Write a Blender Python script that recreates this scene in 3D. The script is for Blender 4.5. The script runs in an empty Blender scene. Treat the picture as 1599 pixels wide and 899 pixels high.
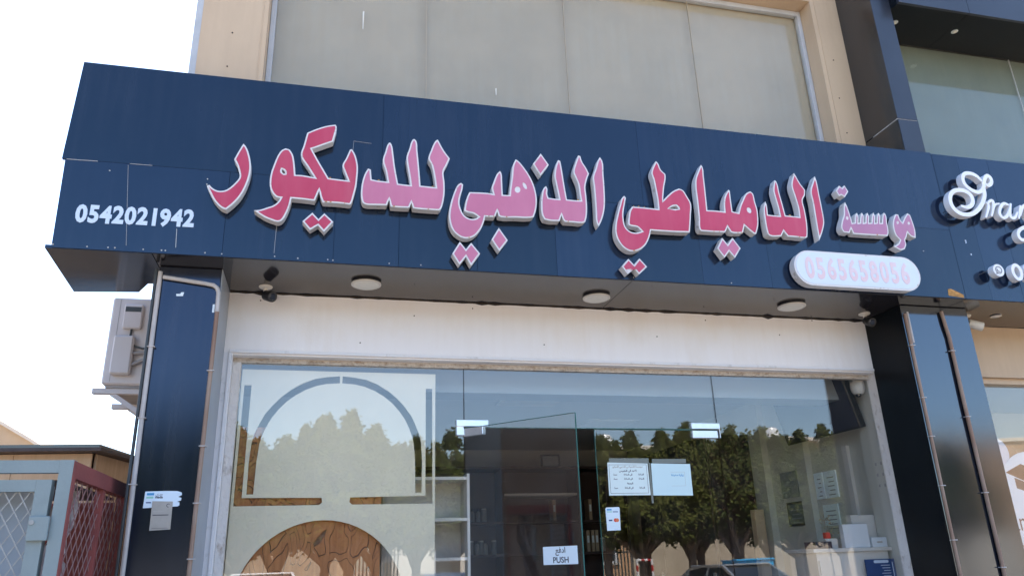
import bpy, bmesh, math, random
from mathutils import Vector, Matrix
from mathutils.geometry import tessellate_polygon
R = math.radians
random.seed(7)
S = bpy.context.scene
COL = S.collection

# ---------------------------------------------------------------- camera
cd = bpy.data.cameras.new('camera'); cam = bpy.data.objects.new('camera', cd); COL.objects.link(cam)
rgt = Vector((0.97192, -0.2332, -0.03135)); dwn = Vector((0.05024, 0.33582, -0.94059)); fwd = Vector((0.22987, 0.9126, 0.3381))
mw = Matrix((rgt, -dwn, -fwd)).transposed().to_4x4(); mw.translation = Vector((0, -5.0, 1.55))
cam.matrix_world = mw
cd.sensor_width = 36; cd.lens = 26.837; cd.clip_start = .05; cd.clip_end = 2000
S.camera = cam
# ---------------------------------------------------------------- sky, sun, exposure
SUN_EL, SUN_AZ = R(56), R(22)          # sun stands behind the building, a little to the right
w = bpy.data.worlds.new('World'); S.world = w; w.use_nodes = True
nt = w.node_tree; bg = nt.nodes['Background']
sky = nt.nodes.new('ShaderNodeTexSky'); sky.sky_type = 'NISHITA'; sky.sun_disc = False
sky.sun_elevation = SUN_EL; sky.sun_rotation = SUN_AZ; sky.air_density = 1.0; sky.dust_density = 1.0; sky.ozone_density = 2.0
nt.links.new(sky.outputs[0], bg.inputs[0]); bg.inputs[1].default_value = 0.15
sd = bpy.data.lights.new('sun', 'SUN'); sd.energy = 5.0; sd.angle = R(.5); sd.color = (1, .95, .87)
sun = bpy.data.objects.new('sun', sd); COL.objects.link(sun)
tosun = Vector((math.sin(SUN_AZ)*math.cos(SUN_EL), math.cos(SUN_AZ)*math.cos(SUN_EL), math.sin(SUN_EL)))
sun.rotation_euler = tosun.to_track_quat('Z', 'Y').to_euler()
S.view_settings.view_transform = 'Standard'; S.view_settings.look = 'None'
S.view_settings.exposure = 1.92; S.view_settings.gamma = 1
S.render.engine = 'CYCLES'
S.cycles.use_denoising = True
S.cycles.max_bounces = 10; S.cycles.transparent_max_bounces = 24; S.cycles.glossy_bounces = 5; S.cycles.diffuse_bounces = 4
S.cycles.sample_clamp_indirect = 8

# ---------------------------------------------------------------- materials
def mat(name, col, rough=.6, metal=0, ior=1.45, var=0.0, vscale=6, col2=None, vs3=(1,1,1), thr=None, bump=0.0, bscale=40, rvar=0.0, coat=0, stint=None, orand=0.0):
    m = bpy.data.materials.new(name); m.use_nodes = True; n = m.node_tree; b = n.nodes['Principled BSDF']
    b.inputs['Base Color'].default_value = (*col, 1); b.inputs['Roughness'].default_value = rough
    b.inputs['Metallic'].default_value = metal; b.inputs['IOR'].default_value = ior
    if stint: b.inputs['Specular Tint'].default_value = (*stint, 1)
    if coat: b.inputs['Coat Weight'].default_value = coat
    tc = n.nodes.new('ShaderNodeTexCoord')
    if var or col2:
        mp = n.nodes.new('ShaderNodeMapping'); mp.inputs['Scale'].default_value = vs3
        n.links.new(tc.outputs['Object'], mp.inputs[0])
        nz = n.nodes.new('ShaderNodeTexNoise'); nz.inputs['Scale'].default_value = vscale; nz.inputs['Detail'].default_value = 6; nz.inputs['Roughness'].default_value = .62
        n.links.new(mp.outputs[0], nz.inputs['Vector'])
        rp = n.nodes.new('ShaderNodeValToRGB')
        lo, hi = thr if thr else (.3, .7)
        rp.color_ramp.elements[0].position = lo; rp.color_ramp.elements[1].position = hi
        c2 = col2 if col2 else tuple(min(1, c*(1+var)) for c in col)
        c1 = col if col2 else tuple(c*(1-var) for c in col)
        rp.color_ramp.elements[0].color = (*c1, 1); rp.color_ramp.elements[1].color = (*c2, 1)
        n.links.new(nz.outputs[0], rp.inputs[0]); n.links.new(rp.outputs[0], b.inputs['Base Color'])
    if orand:
        oi = n.nodes.new('ShaderNodeObjectInfo'); hs = n.nodes.new('ShaderNodeHueSaturation'); mr_ = n.nodes.new('ShaderNodeMapRange')
        mr_.inputs[3].default_value = 1-orand; mr_.inputs[4].default_value = 1+orand
        n.links.new(oi.outputs['Random'], mr_.inputs[0]); n.links.new(mr_.outputs[0], hs.inputs['Value'])
        src = b.inputs['Base Color'].links[0].from_socket if b.inputs['Base Color'].links else None
        if src: n.links.new(src, hs.inputs['Color'])
        else: hs.inputs['Color'].default_value = (*col, 1)
        n.links.new(hs.outputs[0], b.inputs['Base Color'])
    if rvar:
        n2 = n.nodes.new('ShaderNodeTexNoise'); n2.inputs['Scale'].default_value = 2.3; n2.inputs['Detail'].default_value = 5
        n.links.new(tc.outputs['Object'], n2.inputs['Vector'])
        mr = n.nodes.new('ShaderNodeMapRange'); mr.inputs[3].default_value = max(0, rough-rvar); mr.inputs[4].default_value = rough+rvar
        n.links.new(n2.outputs[0], mr.inputs[0]); n.links.new(mr.outputs[0], b.inputs['Roughness'])
    if bump:
        n3 = n.nodes.new('ShaderNodeTexNoise'); n3.inputs['Scale'].default_value = bscale; n3.inputs['Detail'].default_value = 3
        n.links.new(tc.outputs['Object'], n3.inputs['Vector'])
        bp = n.nodes.new('ShaderNodeBump'); bp.inputs['Strength'].default_value = 1; bp.inputs['Distance'].default_value = bump
        n.links.new(n3.outputs[0], bp.inputs['Height']); n.links.new(bp.outputs[0], b.inputs['Normal'])
    return m

def glass_mat(name, f0, tint, grime=.0):
    m = bpy.data.materials.new(name); m.use_nodes = True; n = m.node_tree; n.nodes.clear()
    N = n.nodes.new; L = n.links.new
    out = N('ShaderNodeOutputMaterial'); geo = N('ShaderNodeNewGeometry')
    dot = N('ShaderNodeVectorMath'); dot.operation = 'DOT_PRODUCT'; L(geo.outputs['Incoming'], dot.inputs[0]); L(geo.outputs['Normal'], dot.inputs[1])
    ab = N('ShaderNodeMath'); ab.operation = 'ABSOLUTE'; L(dot.outputs['Value'], ab.inputs[0])
    om = N('ShaderNodeMath'); om.operation = 'SUBTRACT'; om.inputs[0].default_value = 1; L(ab.outputs[0], om.inputs[1])
    pw = N('ShaderNodeMath'); pw.operation = 'POWER'; pw.inputs[1].default_value = 5; L(om.outputs[0], pw.inputs[0])
    ma = N('ShaderNodeMath'); ma.operation = 'MULTIPLY_ADD'; ma.inputs[1].default_value = 1-f0; ma.inputs[2].default_value = f0; L(pw.outputs[0], ma.inputs[0])
    tr = N('ShaderNodeBsdfTransparent'); tr.inputs[0].default_value = (*tint, 1)
    gl = N('ShaderNodeBsdfGlossy'); gl.inputs['Roughness'].default_value = 0.0; gl.inputs[0].default_value = (1, 1, 1, 1)
    # faint rolling waviness of the sheet
    tc = N('ShaderNodeTexCoord'); nz = N('ShaderNodeTexNoise'); nz.inputs['Scale'].default_value = 1.6; nz.inputs['Detail'].default_value = 1; L(tc.outputs['Object'], nz.inputs['Vector'])
    bp = N('ShaderNodeBump'); bp.inputs['Distance'].default_value = .0007; L(nz.outputs[0], bp.inputs['Height']); L(bp.outputs[0], gl.inputs['Normal'])
    mx = N('ShaderNodeMixShader'); L(ma.outputs[0], mx.inputs[0]); L(tr.outputs[0], mx.inputs[1]); L(gl.outputs[0], mx.inputs[2])
    last = mx
    if grime:
        df = N('ShaderNodeBsdfDiffuse'); df.inputs[0].default_value = (.6, .58, .53, 1)
        n4 = N('ShaderNodeTexNoise'); n4.inputs['Scale'].default_value = 3.5; n4.inputs['Detail'].default_value = 7; L(tc.outputs['Object'], n4.inputs['Vector'])
        mr = N('ShaderNodeMapRange'); mr.inputs[1].default_value = .4; mr.inputs[2].default_value = .8; mr.inputs[3].default_value = 0; mr.inputs[4].default_value = grime; L(n4.outputs[0], mr.inputs[0])
        m2 = N('ShaderNodeMixShader'); L(mr.outputs[0], m2.inputs[0]); L(mx.outputs[0], m2.inputs[1]); L(df.outputs[0], m2.inputs[2]); last = m2
    L(last.outputs[0], out.inputs[0])
    return m

M = {}
NAVY = (.005, .0098, .025)
M['navy'] = mat('navy cladding panel', NAVY, .13, ior=1.6, stint=(.58, .8, 1), orand=.5, col2=(.008, .0145, .034), vscale=1.7, vs3=(1, 1, .5), thr=(.45, .85), rvar=.06, bump=.0016, bscale=1.6)
M['pillar'] = mat('navy polished pillar panel', (.003, .006, .016), .16, ior=1.64, stint=(.58, .72, 1), col2=(.007, .011, .022), vscale=2, thr=(.5, .85), rvar=.06, bump=.001, bscale=1.4)
M['pillar2'] = mat('navy mirror polished pillar panel', (.004, .007, .015), .11, ior=1.98, stint=(.74, .86, 1), col2=(.008, .012, .022), vscale=2, thr=(.5, .85), rvar=.05, bump=.001, bscale=1.4)
M['soffit'] = mat('glossy grey soffit panel', (.024, .022, .026), .1, ior=1.6, var=.2, vscale=3, rvar=.05, bump=.0008, bscale=2)
M['greyside'] = mat('grey painted pillar side', (.33, .36, .4), .45, var=.1, vscale=3)
M['white'] = mat('white painted plaster', (.83, .81, .80), .55, col2=(.76, .70, .63), vscale=3.2, vs3=(1, 1, .5), thr=(.5, .9), bump=.001, bscale=90)
M['trim'] = mat('white gloss trim', (.74, .73, .73), .35, col2=(.55, .53, .5), vscale=14, thr=(.58, .75))
M['crumble'] = mat('crumbling filler plaster', (.56, .51, .45), .95, col2=(.32, .25, .19), vscale=26, vs3=(1, 1, 2.2), thr=(.48, .68), bump=.012, bscale=45)
M['crumble2'] = mat('flaking white filler', (.66, .63, .6), .9, col2=(.34, .28, .23), vscale=16, vs3=(1, 1, .6), thr=(.55, .72), bump=.008, bscale=40)
M['beige'] = mat('beige painted metal cladding', (.55, .41, .275), .5, col2=(.47, .34, .225), vscale=1.8, vs3=(1, 1, .5), thr=(.45, .8), bump=.0006, bscale=30)
M['uframe'] = mat('grey white window frame', (.44, .45, .47), .4, var=.1)
M['film'] = mat('beige grey window film', (.41, .335, .25), .55, col2=(.34, .285, .215), vscale=1.1, thr=(.4, .75))
M['film2'] = mat('green grey window film', (.15, .175, .145), .5, col2=(.12, .14, .12), vscale=1.5, thr=(.4, .75))
M['greyclad'] = mat('dull grey blue cladding', (.028, .034, .05), .3, ior=1.45, var=.15, vscale=2, rvar=.06)
M['blackside'] = mat('black pillar side cladding', (.004, .006, .009), .3, ior=1.25, var=.2, vscale=2)
M['bronze'] = mat('dark bronze cladding', (.022, .02, .02), .22, ior=1.7, var=.2, vscale=3, rvar=.06)
M['glass'] = glass_mat('storefront glass', .066, (.985, .985, .975), .016)
M['uglass'] = glass_mat('upper window glass', .026, (.97, .98, .97), .02)
M['gedge'] = mat('green glass edge', (.05, .16, .14), .15)
M['silicone'] = mat('dark silicone joint', (.03, .035, .04), .5)
M['chrome'] = mat('polished steel patch fitting', (.85, .85, .86), .28, metal=1, var=.08, vscale=8)
M['letw'] = mat('weathered white letter tray', (.68, .67, .67), .45, col2=(.36, .31, .26), vscale=21, thr=(.60, .74))
M['rust'] = mat('rusty chipped edge', (.42, .22, .07), .9, var=.4, vscale=60)
PINKS = [(.46, .05, .108), (.52, .175, .285), (.43, .205, .335), (.50, .062, .128)]
for i, c in enumerate(PINKS):
    M['pink%d' % i] = mat('faded pink acrylic', c, .58, ior=1.33, col2=tuple(min(1, v*1.05+.025) for v in c), vscale=5, vs3=(1, 1, .45), thr=(.4, .72))
M['vinyl'] = mat('pale blue white vinyl', (.58, .68, .82), .5, var=.06, vscale=20)
M['pillface'] = mat('pale translucent acrylic', (.66, .73, .82), .3, var=.03, vscale=3)
M['fadedpink'] = mat('faded pink digit print', (.76, .56, .58), .4, col2=(.72, .65, .69), vscale=9, thr=(.42, .7))
M['lwhite'] = mat('white letter acrylic', (.76, .78, .82), .35, var=.05, vscale=12)
M['pvc'] = mat('grey pvc conduit', (.46, .43, .41), .5, var=.12, vscale=12)
M['brownpipe'] = mat('dusty brown conduit', (.25, .15, .105), .6, col2=(.33, .245, .19), vscale=5, vs3=(1, 1, .6), thr=(.35, .7))
M['cctvw'] = mat('off white plastic', (.66, .63, .57), .4, var=.05)
M['black'] = mat('black plastic', (.015, .015, .017), .35)
M['lens'] = mat('dark lens glass', (.008, .008, .012), .05, ior=1.8)
M['lampw'] = mat('frosted lamp disc', (.78, .76, .68), .4, var=.05, vscale=20)
M['paper'] = mat('white paper', (.72, .83, .82), .6, var=.03)
M['paper2'] = mat('pale blue white paper', (.72, .83, .90), .6)
M['aqua'] = mat('pale aqua paper', (.62, .80, .83), .6)
M['tan'] = mat('beige paper notice', (.42, .39, .34), .6, var=.06, vscale=30)
M['ink'] = mat('dark ink', (.05, .055, .08), .6)
M['bluepr'] = mat('cyan blue print', (.05, .32, .6), .5)
M['greenpr'] = mat('pale green print', (.3, .62, .5), .5)
M['orange'] = mat('orange print', (.75, .2, .08), .5)
M['red'] = mat('red print', (.7, .05, .04), .5)
M['clear'] = mat('grey clear sleeve', (.2, .22, .2), .2)
M['cream'] = mat('cream cut panel', (.74, .69, .55), .45, var=.04, vscale=2)
M['acw'] = mat('off white enamel', (.56, .54, .55), .45, col2=(.46, .44, .43), vscale=3, vs3=(1, 1, .4), thr=(.5, .8))
M['acd'] = mat('grey enamel', (.30, .29, .29), .5, var=.2)
M['darkgap'] = mat('dark recess', (.02, .02, .022), .8)
M['cagegreen'] = mat('grey green painted steel', (.235, .295, .305), .5, col2=(.18, .23, .24), vscale=4, thr=(.5, .8), bump=.0008, bscale=60)
M['cagered'] = mat('red oxide painted steel', (.30, .08, .07), .6, col2=(.21, .06, .055), vscale=5, thr=(.4, .75), bump=.0008, bscale=60)
M['wire'] = mat('dull steel mesh', (.36, .37, .36), .5, var=.15, vscale=20)
M['wirer'] = mat('pinkish painted mesh', (.33, .19, .18), .55, var=.15, vscale=20)
M['sheet'] = mat('grey blue sheet', (.30, .36, .42), .5, var=.08, vscale=4)
M['cloth'] = mat('crumpled white plastic', (.62, .57, .57), .6, col2=(.4, .33, .33), vscale=12, thr=(.45, .7))
M['ply'] = mat('weathered plywood', (.62, .45, .30), .75, col2=(.52, .36, .225), vscale=3, vs3=(6, 6, .4), thr=(.35, .7))
M['roofd'] = mat('dark corrugated sheet', (.07, .055, .055), .6, var=.25, vscale=8)
M['sand'] = mat('sand coloured render', (.48, .38, .27), .85, var=.1, vscale=2)
M['cwhite'] = mat('off white render', (.66, .62, .55), .85, col2=(.55, .5, .43), vscale=.9, thr=(.4, .75))
M['stone'] = mat('pale stone wall', (.50, .43, .34), .9, col2=(.38, .31, .24), vscale=1.3, thr=(.4, .75), bump=.006, bscale=14)
M['brownb'] = mat('tan brown building render', (.42, .26, .15), .85, var=.12, vscale=.8)
M['darkhouse'] = mat('dark added house wall', (.05, .04, .038), .5, var=.2, vscale=1.2)  # darkened so the added house keeps the door leaf's reflection dim
M['winb'] = mat('dark window glass', (.02, .025, .03), .08, ior=1.7)
M['bars'] = mat('dark grey steel fence', (.05, .06, .065), .5, var=.15)
M['paving'] = mat('dusty beige paving', (.33, .28, .235), .85, col2=(.25, .205, .17), vscale=1.1, thr=(.35, .75), bump=.003, bscale=30)
M['asphalt'] = mat('worn asphalt', (.06, .057, .055), .9, col2=(.10, .092, .083), vscale=.7, thr=(.35, .75), bump=.004, bscale=80)
M['earth'] = mat('dry sandy ground', (.40, .31, .22), .95, var=.15, vscale=.3)
M['kerb'] = mat('concrete kerb', (.42, .40, .37), .85, var=.12, vscale=4)
M['line'] = mat('white road paint', (.62, .62, .6), .8, var=.1, vscale=6)
M['bark'] = mat('grey brown bark', (.15, .11, .08), .95, var=.3, vscale=14, vs3=(1, 1, .3), bump=.01, bscale=25)
M['leafA'] = mat('olive green leaf', (.115, .14, .032), .55, var=.35, vscale=2.2)
M['leafB'] = mat('dark green leaf', (.08, .112, .028), .55, var=.35, vscale=2.2)
M['carw'] = mat('white car paint', (.72, .72, .72), .25, coat=.8)
M['cars'] = mat('silver car paint', (.36, .38, .40), .28, metal=.5, coat=.8)
M['carb'] = mat('blue car paint', (.03, .08, .2), .25, coat=.8)
M['tyre'] = mat('black tyre rubber', (.02, .02, .02), .85)
M['rim'] = mat('alloy rim', (.5, .5, .52), .3, metal=.9)
M['lampred'] = mat('red tail lamp', (.4, .02, .02), .2)
M['lampclr'] = mat('clear head lamp', (.7, .72, .75), .1)
M['skip'] = mat('bright blue painted steel', (.02, .33, .66), .45, var=.12, vscale=3)
M['brown'] = mat('dark brown veneer', (.045, .022, .016), .45, col2=(.03, .015, .012), vscale=3, vs3=(1, 1, .2), thr=(.35, .7))
M['shelfw'] = mat('white melamine', (.62, .6, .56), .45, var=.03)
M['inwall'] = mat('cream interior paint', (.53, .525, .47), .7, var=.05, vscale=1.5)
M['inceil'] = mat('interior ceiling', (.55, .55, .53), .8)
M['infloor'] = mat('glossy beige floor tile', (.35, .30, .25), .2, var=.06)
M['panelblue'] = mat('royal blue poster', (.012, .055, .19), .4)
M['box_w'] = mat('white carton', (.66, .7, .74), .55)
M['bottle'] = mat('grey bottle', (.25, .27, .28), .3)
M['bookd'] = mat('dark book spine', (.03, .03, .05), .6)
M['bookb'] = mat('buff book spine', (.38, .30, .20), .6)

def wood_mat():
    m = bpy.data.materials.new('carved brown wood'); m.use_nodes = True; n = m.node_tree; b = n.nodes['Principled BSDF']; N = n.nodes.new; L = n.links.new
    tc = N('ShaderNodeTexCoord'); mp = N('ShaderNodeMapping'); mp.inputs['Scale'].default_value = (1, 1, .5); L(tc.outputs['Object'], mp.inputs[0])
    nz = N('ShaderNodeTexNoise'); nz.inputs['Scale'].default_value = 4.5; L(mp.outputs[0], nz.inputs['Vector'])
    ad = N('ShaderNodeVectorMath'); ad.operation = 'MULTIPLY_ADD'; ad.inputs[1].default_value = (.22, .0, .22); L(nz.outputs['Color'], ad.inputs[0]); L(mp.outputs[0], ad.inputs[2])
    vo = N('ShaderNodeTexVoronoi'); vo.feature = 'DISTANCE_TO_EDGE'; vo.inputs['Scale'].default_value = 9.5; L(ad.outputs[0], vo.inputs['Vector'])
    sb = N('ShaderNodeMath'); sb.operation = 'SUBTRACT'; sb.inputs[1].default_value = .10; L(vo.outputs['Distance'], sb.inputs[0])
    ab = N('ShaderNodeMath'); ab.operation = 'ABSOLUTE'; L(sb.outputs[0], ab.inputs[0])
    mr = N('ShaderNodeMapRange'); mr.inputs[1].default_value = .006; mr.inputs[2].default_value = .014; L(ab.outputs[0], mr.inputs[0])
    wv = N('ShaderNodeTexNoise'); wv.inputs['Scale'].default_value = 3; wv.inputs['Detail'].default_value = 8
    m2 = N('ShaderNodeMapping'); m2.inputs['Scale'].default_value = (14, 14, .7); L(tc.outputs['Object'], m2.inputs[0]); L(m2.outputs[0], wv.inputs['Vector'])
    rp = N('ShaderNodeValToRGB'); rp.color_ramp.elements[0].position = .3; rp.color_ramp.elements[1].position = .7
    rp.color_ramp.elements[0].color = (.34, .12, .032, 1); rp.color_ramp.elements[1].color = (.48, .19, .058, 1); L(wv.outputs[0], rp.inputs[0])
    mx = N('ShaderNodeMixRGB'); mx.inputs[1].default_value = (.11, .042, .018, 1); L(mr.outputs[0], mx.inputs[0]); L(rp.outputs[0], mx.inputs[2]); L(mx.outputs[0], b.inputs['Base Color'])
    bp = N('ShaderNodeBump'); bp.inputs['Distance'].default_value = .004; L(mr.outputs[0], bp.inputs['Height']); L(bp.outputs[0], b.inputs['Normal'])
    b.inputs['Roughness'].default_value = .5
    return m
M['wood'] = wood_mat()
def leaf_mat(name, c1, c2):
    m = bpy.data.materials.new(name); m.use_nodes = True; n = m.node_tree; n.nodes.clear(); N = n.nodes.new; L = n.links.new
    tc = N('ShaderNodeTexCoord'); nz = N('ShaderNodeTexNoise'); nz.inputs['Scale'].default_value = 2.6; nz.inputs['Detail'].default_value = 5; L(tc.outputs['Object'], nz.inputs['Vector'])
    rp = N('ShaderNodeValToRGB'); rp.color_ramp.elements[0].position = .35; rp.color_ramp.elements[1].position = .65
    rp.color_ramp.elements[0].color = (*c1, 1); rp.color_ramp.elements[1].color = (*c2, 1); L(nz.outputs[0], rp.inputs[0])
    df = N('ShaderNodeBsdfDiffuse'); tl = N('ShaderNodeBsdfTranslucent'); L(rp.outputs[0], df.inputs[0]); L(rp.outputs[0], tl.inputs[0])
    mx = N('ShaderNodeMixShader'); mx.inputs[0].default_value = .4; L(df.outputs[0], mx.inputs[1]); L(tl.outputs[0], mx.inputs[2])
    o = N('ShaderNodeOutputMaterial'); L(mx.outputs[0], o.inputs[0]); return m
M['leafA'] = leaf_mat('olive green leaf', (.11, .12, .033), (.155, .165, .045))
M['leafB'] = leaf_mat('dark green leaf', (.075, .10, .03), (.125, .14, .04))
def add_streaks(m, dust, amt):
    # dusty vertical run marks left by rain, with a shape of their own
    n = m.node_tree; b = n.nodes['Principled BSDF']; N = n.nodes.new; L = n.links.new
    src = b.inputs['Base Color'].links[0].from_socket
    tc = N('ShaderNodeTexCoord'); mp = N('ShaderNodeMapping'); mp.inputs['Scale'].default_value = (22, 22, 1.1); L(tc.outputs['Object'], mp.inputs[0])
    nz = N('ShaderNodeTexNoise'); nz.inputs['Scale'].default_value = 1; nz.inputs['Detail'].default_value = 5; L(mp.outputs[0], nz.inputs['Vector'])
    n2 = N('ShaderNodeTexNoise'); n2.inputs['Scale'].default_value = 1.3; n2.inputs['Detail'].default_value = 4; L(tc.outputs['Object'], n2.inputs['Vector'])
    ml = N('ShaderNodeMath'); ml.operation = 'MULTIPLY'; L(nz.outputs[0], ml.inputs[0]); L(n2.outputs[0], ml.inputs[1])
    mr = N('ShaderNodeMapRange'); mr.inputs[1].default_value = .22; mr.inputs[2].default_value = .42; mr.inputs[4].default_value = amt; L(ml.outputs[0], mr.inputs[0])
    mx = N('ShaderNodeMixRGB'); L(mr.outputs[0], mx.inputs[0]); L(src, mx.inputs[1]); mx.inputs[2].default_value = (*dust, 1); L(mx.outputs[0], b.inputs['Base Color'])
add_streaks(M['navy'], (.045, .05, .068), .15)
add_streaks(M['pillar'], (.05, .05, .055), .25)
add_streaks(M['white'], (.58, .5, .42), .10)
add_streaks(M['film'], (.46, .43, .36), .16)
add_streaks(M['film2'], (.2, .22, .2), .2)
add_streaks(M['beige'], (.46, .33, .22), .35)
for k in range(4): add_streaks(M['pink%d' % k], (.60, .36, .40), .08)

# ---------------------------------------------------------------- helpers
def link(name, me, m, parent=None):
    o = bpy.data.objects.new(name, me); COL.objects.link(o)
    if m and not me.materials: me.materials.append(M[m])
    if parent: o.parent = parent
    return o
def tag(o, label=None, cat=None, group=None, kind=None):
    if label: o['label'] = label
    if cat: o['category'] = cat
    if group: o['group'] = group
    if kind: o['kind'] = kind
    return o
def thing(name, label, cat, loc=(0, 0, 0), rz=0, group=None):
    o = bpy.data.objects.new(name, None); COL.objects.link(o); o.location = loc; o.rotation_euler = (0, 0, rz); o.empty_display_size = .1
    return tag(o, label, cat, group)
def copy_tree(o, parent=None):
    c = o.copy(); COL.objects.link(c); c.parent = parent
    for ch in o.children: copy_tree(ch, c)
    return c
class MB:
    def __init__(s): s.bm = bmesh.new()
    def box(s, x0, x1, y0, y1, z0, z1, bev=0):
        r = bmesh.ops.create_cube(s.bm, size=1)
        for v in r['verts']: v.co = Vector(((x0+x1)/2+v.co.x*(x1-x0), (y0+y1)/2+v.co.y*(y1-y0), (z0+z1)/2+v.co.z*(z1-z0)))
        if bev:
            es = list({e for v in r['verts'] for e in v.link_edges}); bmesh.ops.bevel(s.bm, geom=es, offset=bev, segments=1, affect='EDGES')
        return s
    def bar(s, a, b, wd, ht=None, n=4, rot=0):
        a, b = Vector(a), Vector(b); d = (b-a); L = d.length; q = d.to_track_quat('Z', 'Y'); ht = ht or wd; vs = []
        for z in (0, L):
            for k in range(n):
                t = 2*math.pi*(k+.5)/n+rot; f = 1/math.cos(math.pi/n)*.5
                vs.append(s.bm.verts.new(a+q@Vector((math.cos(t)*wd*f, math.sin(t)*ht*f, z))))
        for k in range(n): s.bm.faces.new((vs[k], vs[(k+1) % n], vs[n+(k+1) % n], vs[n+k]))
        s.bm.faces.new(vs[:n][::-1]); s.bm.faces.new(vs[n:]); return s
    def tube(s, pts, rads, n=10, cap=True):
        pts = [Vector(p) for p in pts]
        if not hasattr(rads, '__len__'): rads = [rads]*len(pts)
        prev = None; up = None; first = None
        for i, p in enumerate(pts):
            d = (pts[min(i+1, len(pts)-1)]-pts[max(i-1, 0)]).normalized()
            if up is None: up = d.orthogonal().normalized()
            up = (up-d*up.dot(d)).normalized(); sd_ = d.cross(up)
            ring = [s.bm.verts.new(p+(up*math.cos(2*math.pi*k/n)+sd_*math.sin(2*math.pi*k/n))*rads[i]) for k in range(n)]
            if prev:
                for k in range(n): s.bm.faces.new((prev[k], prev[(k+1) % n], ring[(k+1) % n], ring[k]))
            else: first = ring
            prev = ring
        if cap: s.bm.faces.new(first[::-1]); s.bm.faces.new(prev)
        return s
    def lathe(s, prof, c, axis='Z', n=24):
        c = Vector(c); prev = None
        for r, h in prof:
            ring = []
            for k in range(n):
                t = 2*math.pi*k/n; a, b = math.cos(t)*r, math.sin(t)*r
                v = {'Z': (a, b, h), 'Y': (a, h, b), 'X': (h, a, b)}[axis]; ring.append(s.bm.verts.new(c+Vector(v)))
            if prev:
                for k in range(n): s.bm.faces.new((prev[k], prev[(k+1) % n], ring[(k+1) % n], ring[k]))
            else: f0 = ring
            prev = ring
        s.bm.faces.new(f0[::-1]); s.bm.faces.new(prev); return s
    def quad(s, *ps):
        s.bm.faces.new([s.bm.verts.new(p) for p in ps]); return s
    def prism(s, pts, y0, y1, holes=(), plane='XZ'):
        loops = [list(pts)]+[list(h) for h in holes]; base = []; F = []; K = []
        mk = {'XZ': lambda a, b, d: (a, d, b), 'XY': lambda a, b, d: (a, b, d), 'YZ': lambda a, b, d: (d, a, b)}[plane]
        for lp in loops:
            f = [s.bm.verts.new(mk(a, b, y0)) for a, b in lp]; k = [s.bm.verts.new(mk(a, b, y1)) for a, b in lp]
            for i in range(len(lp)):
                j = (i+1) % len(lp)
                try: s.bm.faces.new((f[i], f[j], k[j], k[i]))
                except ValueError: pass
            F += f; K += k
        for t in tessellate_polygon([[Vector((a, b, 0)) for a, b in lp] for lp in loops]):
            if len(set(t)) == 3:
                try: s.bm.faces.new([F[i] for i in t])
                except ValueError: pass
                try: s.bm.faces.new([K[i] for i in t][::-1])
                except ValueError: pass
        return s
    def build(s, name, m, parent=None, smooth=False, norm=True):
        if norm: bmesh.ops.recalc_face_normals(s.bm, faces=s.bm.faces[:])
        me = bpy.data.meshes.new(name); s.bm.to_mesh(me); s.bm.free()
        if smooth:
            for p in me.polygons: p.use_smooth = True
            try: me.set_sharp_from_angle(angle=R(40))
            except Exception: pass
        return link(name, me, m, parent)
def bx(name, m, parent, *b, bev=0): return MB().box(*b, bev=bev).build(name, m, parent)
def text_mesh(body, size, m, loc, parent, name='digit', depth=.0, bold=0.0, sx=1, rz=0, shear=0, align='LEFT'):
    c = bpy.data.curves.new('t', 'FONT'); c.body = body; c.size = size; c.offset = bold; c.extrude = depth; c.shear = shear; c.align_x = align; c.resolution_u = 3
    t = bpy.data.objects.new('t', c); COL.objects.link(t)
    me = bpy.data.meshes.new_from_object(t.evaluated_get(bpy.context.evaluated_depsgraph_get()))
    wd = t.dimensions.x
    bpy.data.objects.remove(t); bpy.data.curves.remove(c)
    me.transform(Matrix.Rotation(rz, 4, 'Z') @ Matrix.Rotation(R(90), 4, 'X') @ Matrix.Diagonal((sx, 1, 1, 1)))
    me.materials.clear()
    o = link(name, me, m, parent); o.location = loc
    return o, wd*sx
def smooth_poly(pts, sub=4, ang=42):
    n = len(pts); P = [Vector(p) for p in pts]; corner = []
    for i in range(n):
        a = P[i]-P[i-1]; b = P[(i+1) % n]-P[i]
        corner.append(abs(a.angle_signed(b, 0)) > R(ang) if a.length and b.length else True)
    out = []
    for i in range(n):
        p1, p2 = P[i], P[(i+1) % n]; L = (p2-p1).length
        def tan(k):
            if corner[k % n]: return None
            a = P[k % n]-P[k-1]; b = P[(k+1) % n]-P[k % n]; return (a.normalized()+b.normalized()).normalized()
        t1, t2 = tan(i), tan(i+1)
        if t1 is None: t1 = (p2-p1).normalized()
        if t2 is None: t2 = (p2-p1).normalized()
        k = sub if L > .008 else 1
        for j in range(k):
            t = j/k; h = (2*t**3-3*t*t+1, t**3-2*t*t+t, -2*t**3+3*t*t, t**3-t*t)
            q = p1*h[0]+t1*L*h[1]+p2*h[2]+t2*L*h[3]; out.append((q.x, q.y))
    return out
def area(p): return sum(p[i-1][0]*p[i][1]-p[i][0]*p[i-1][1] for i in range(len(p)))/2
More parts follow.
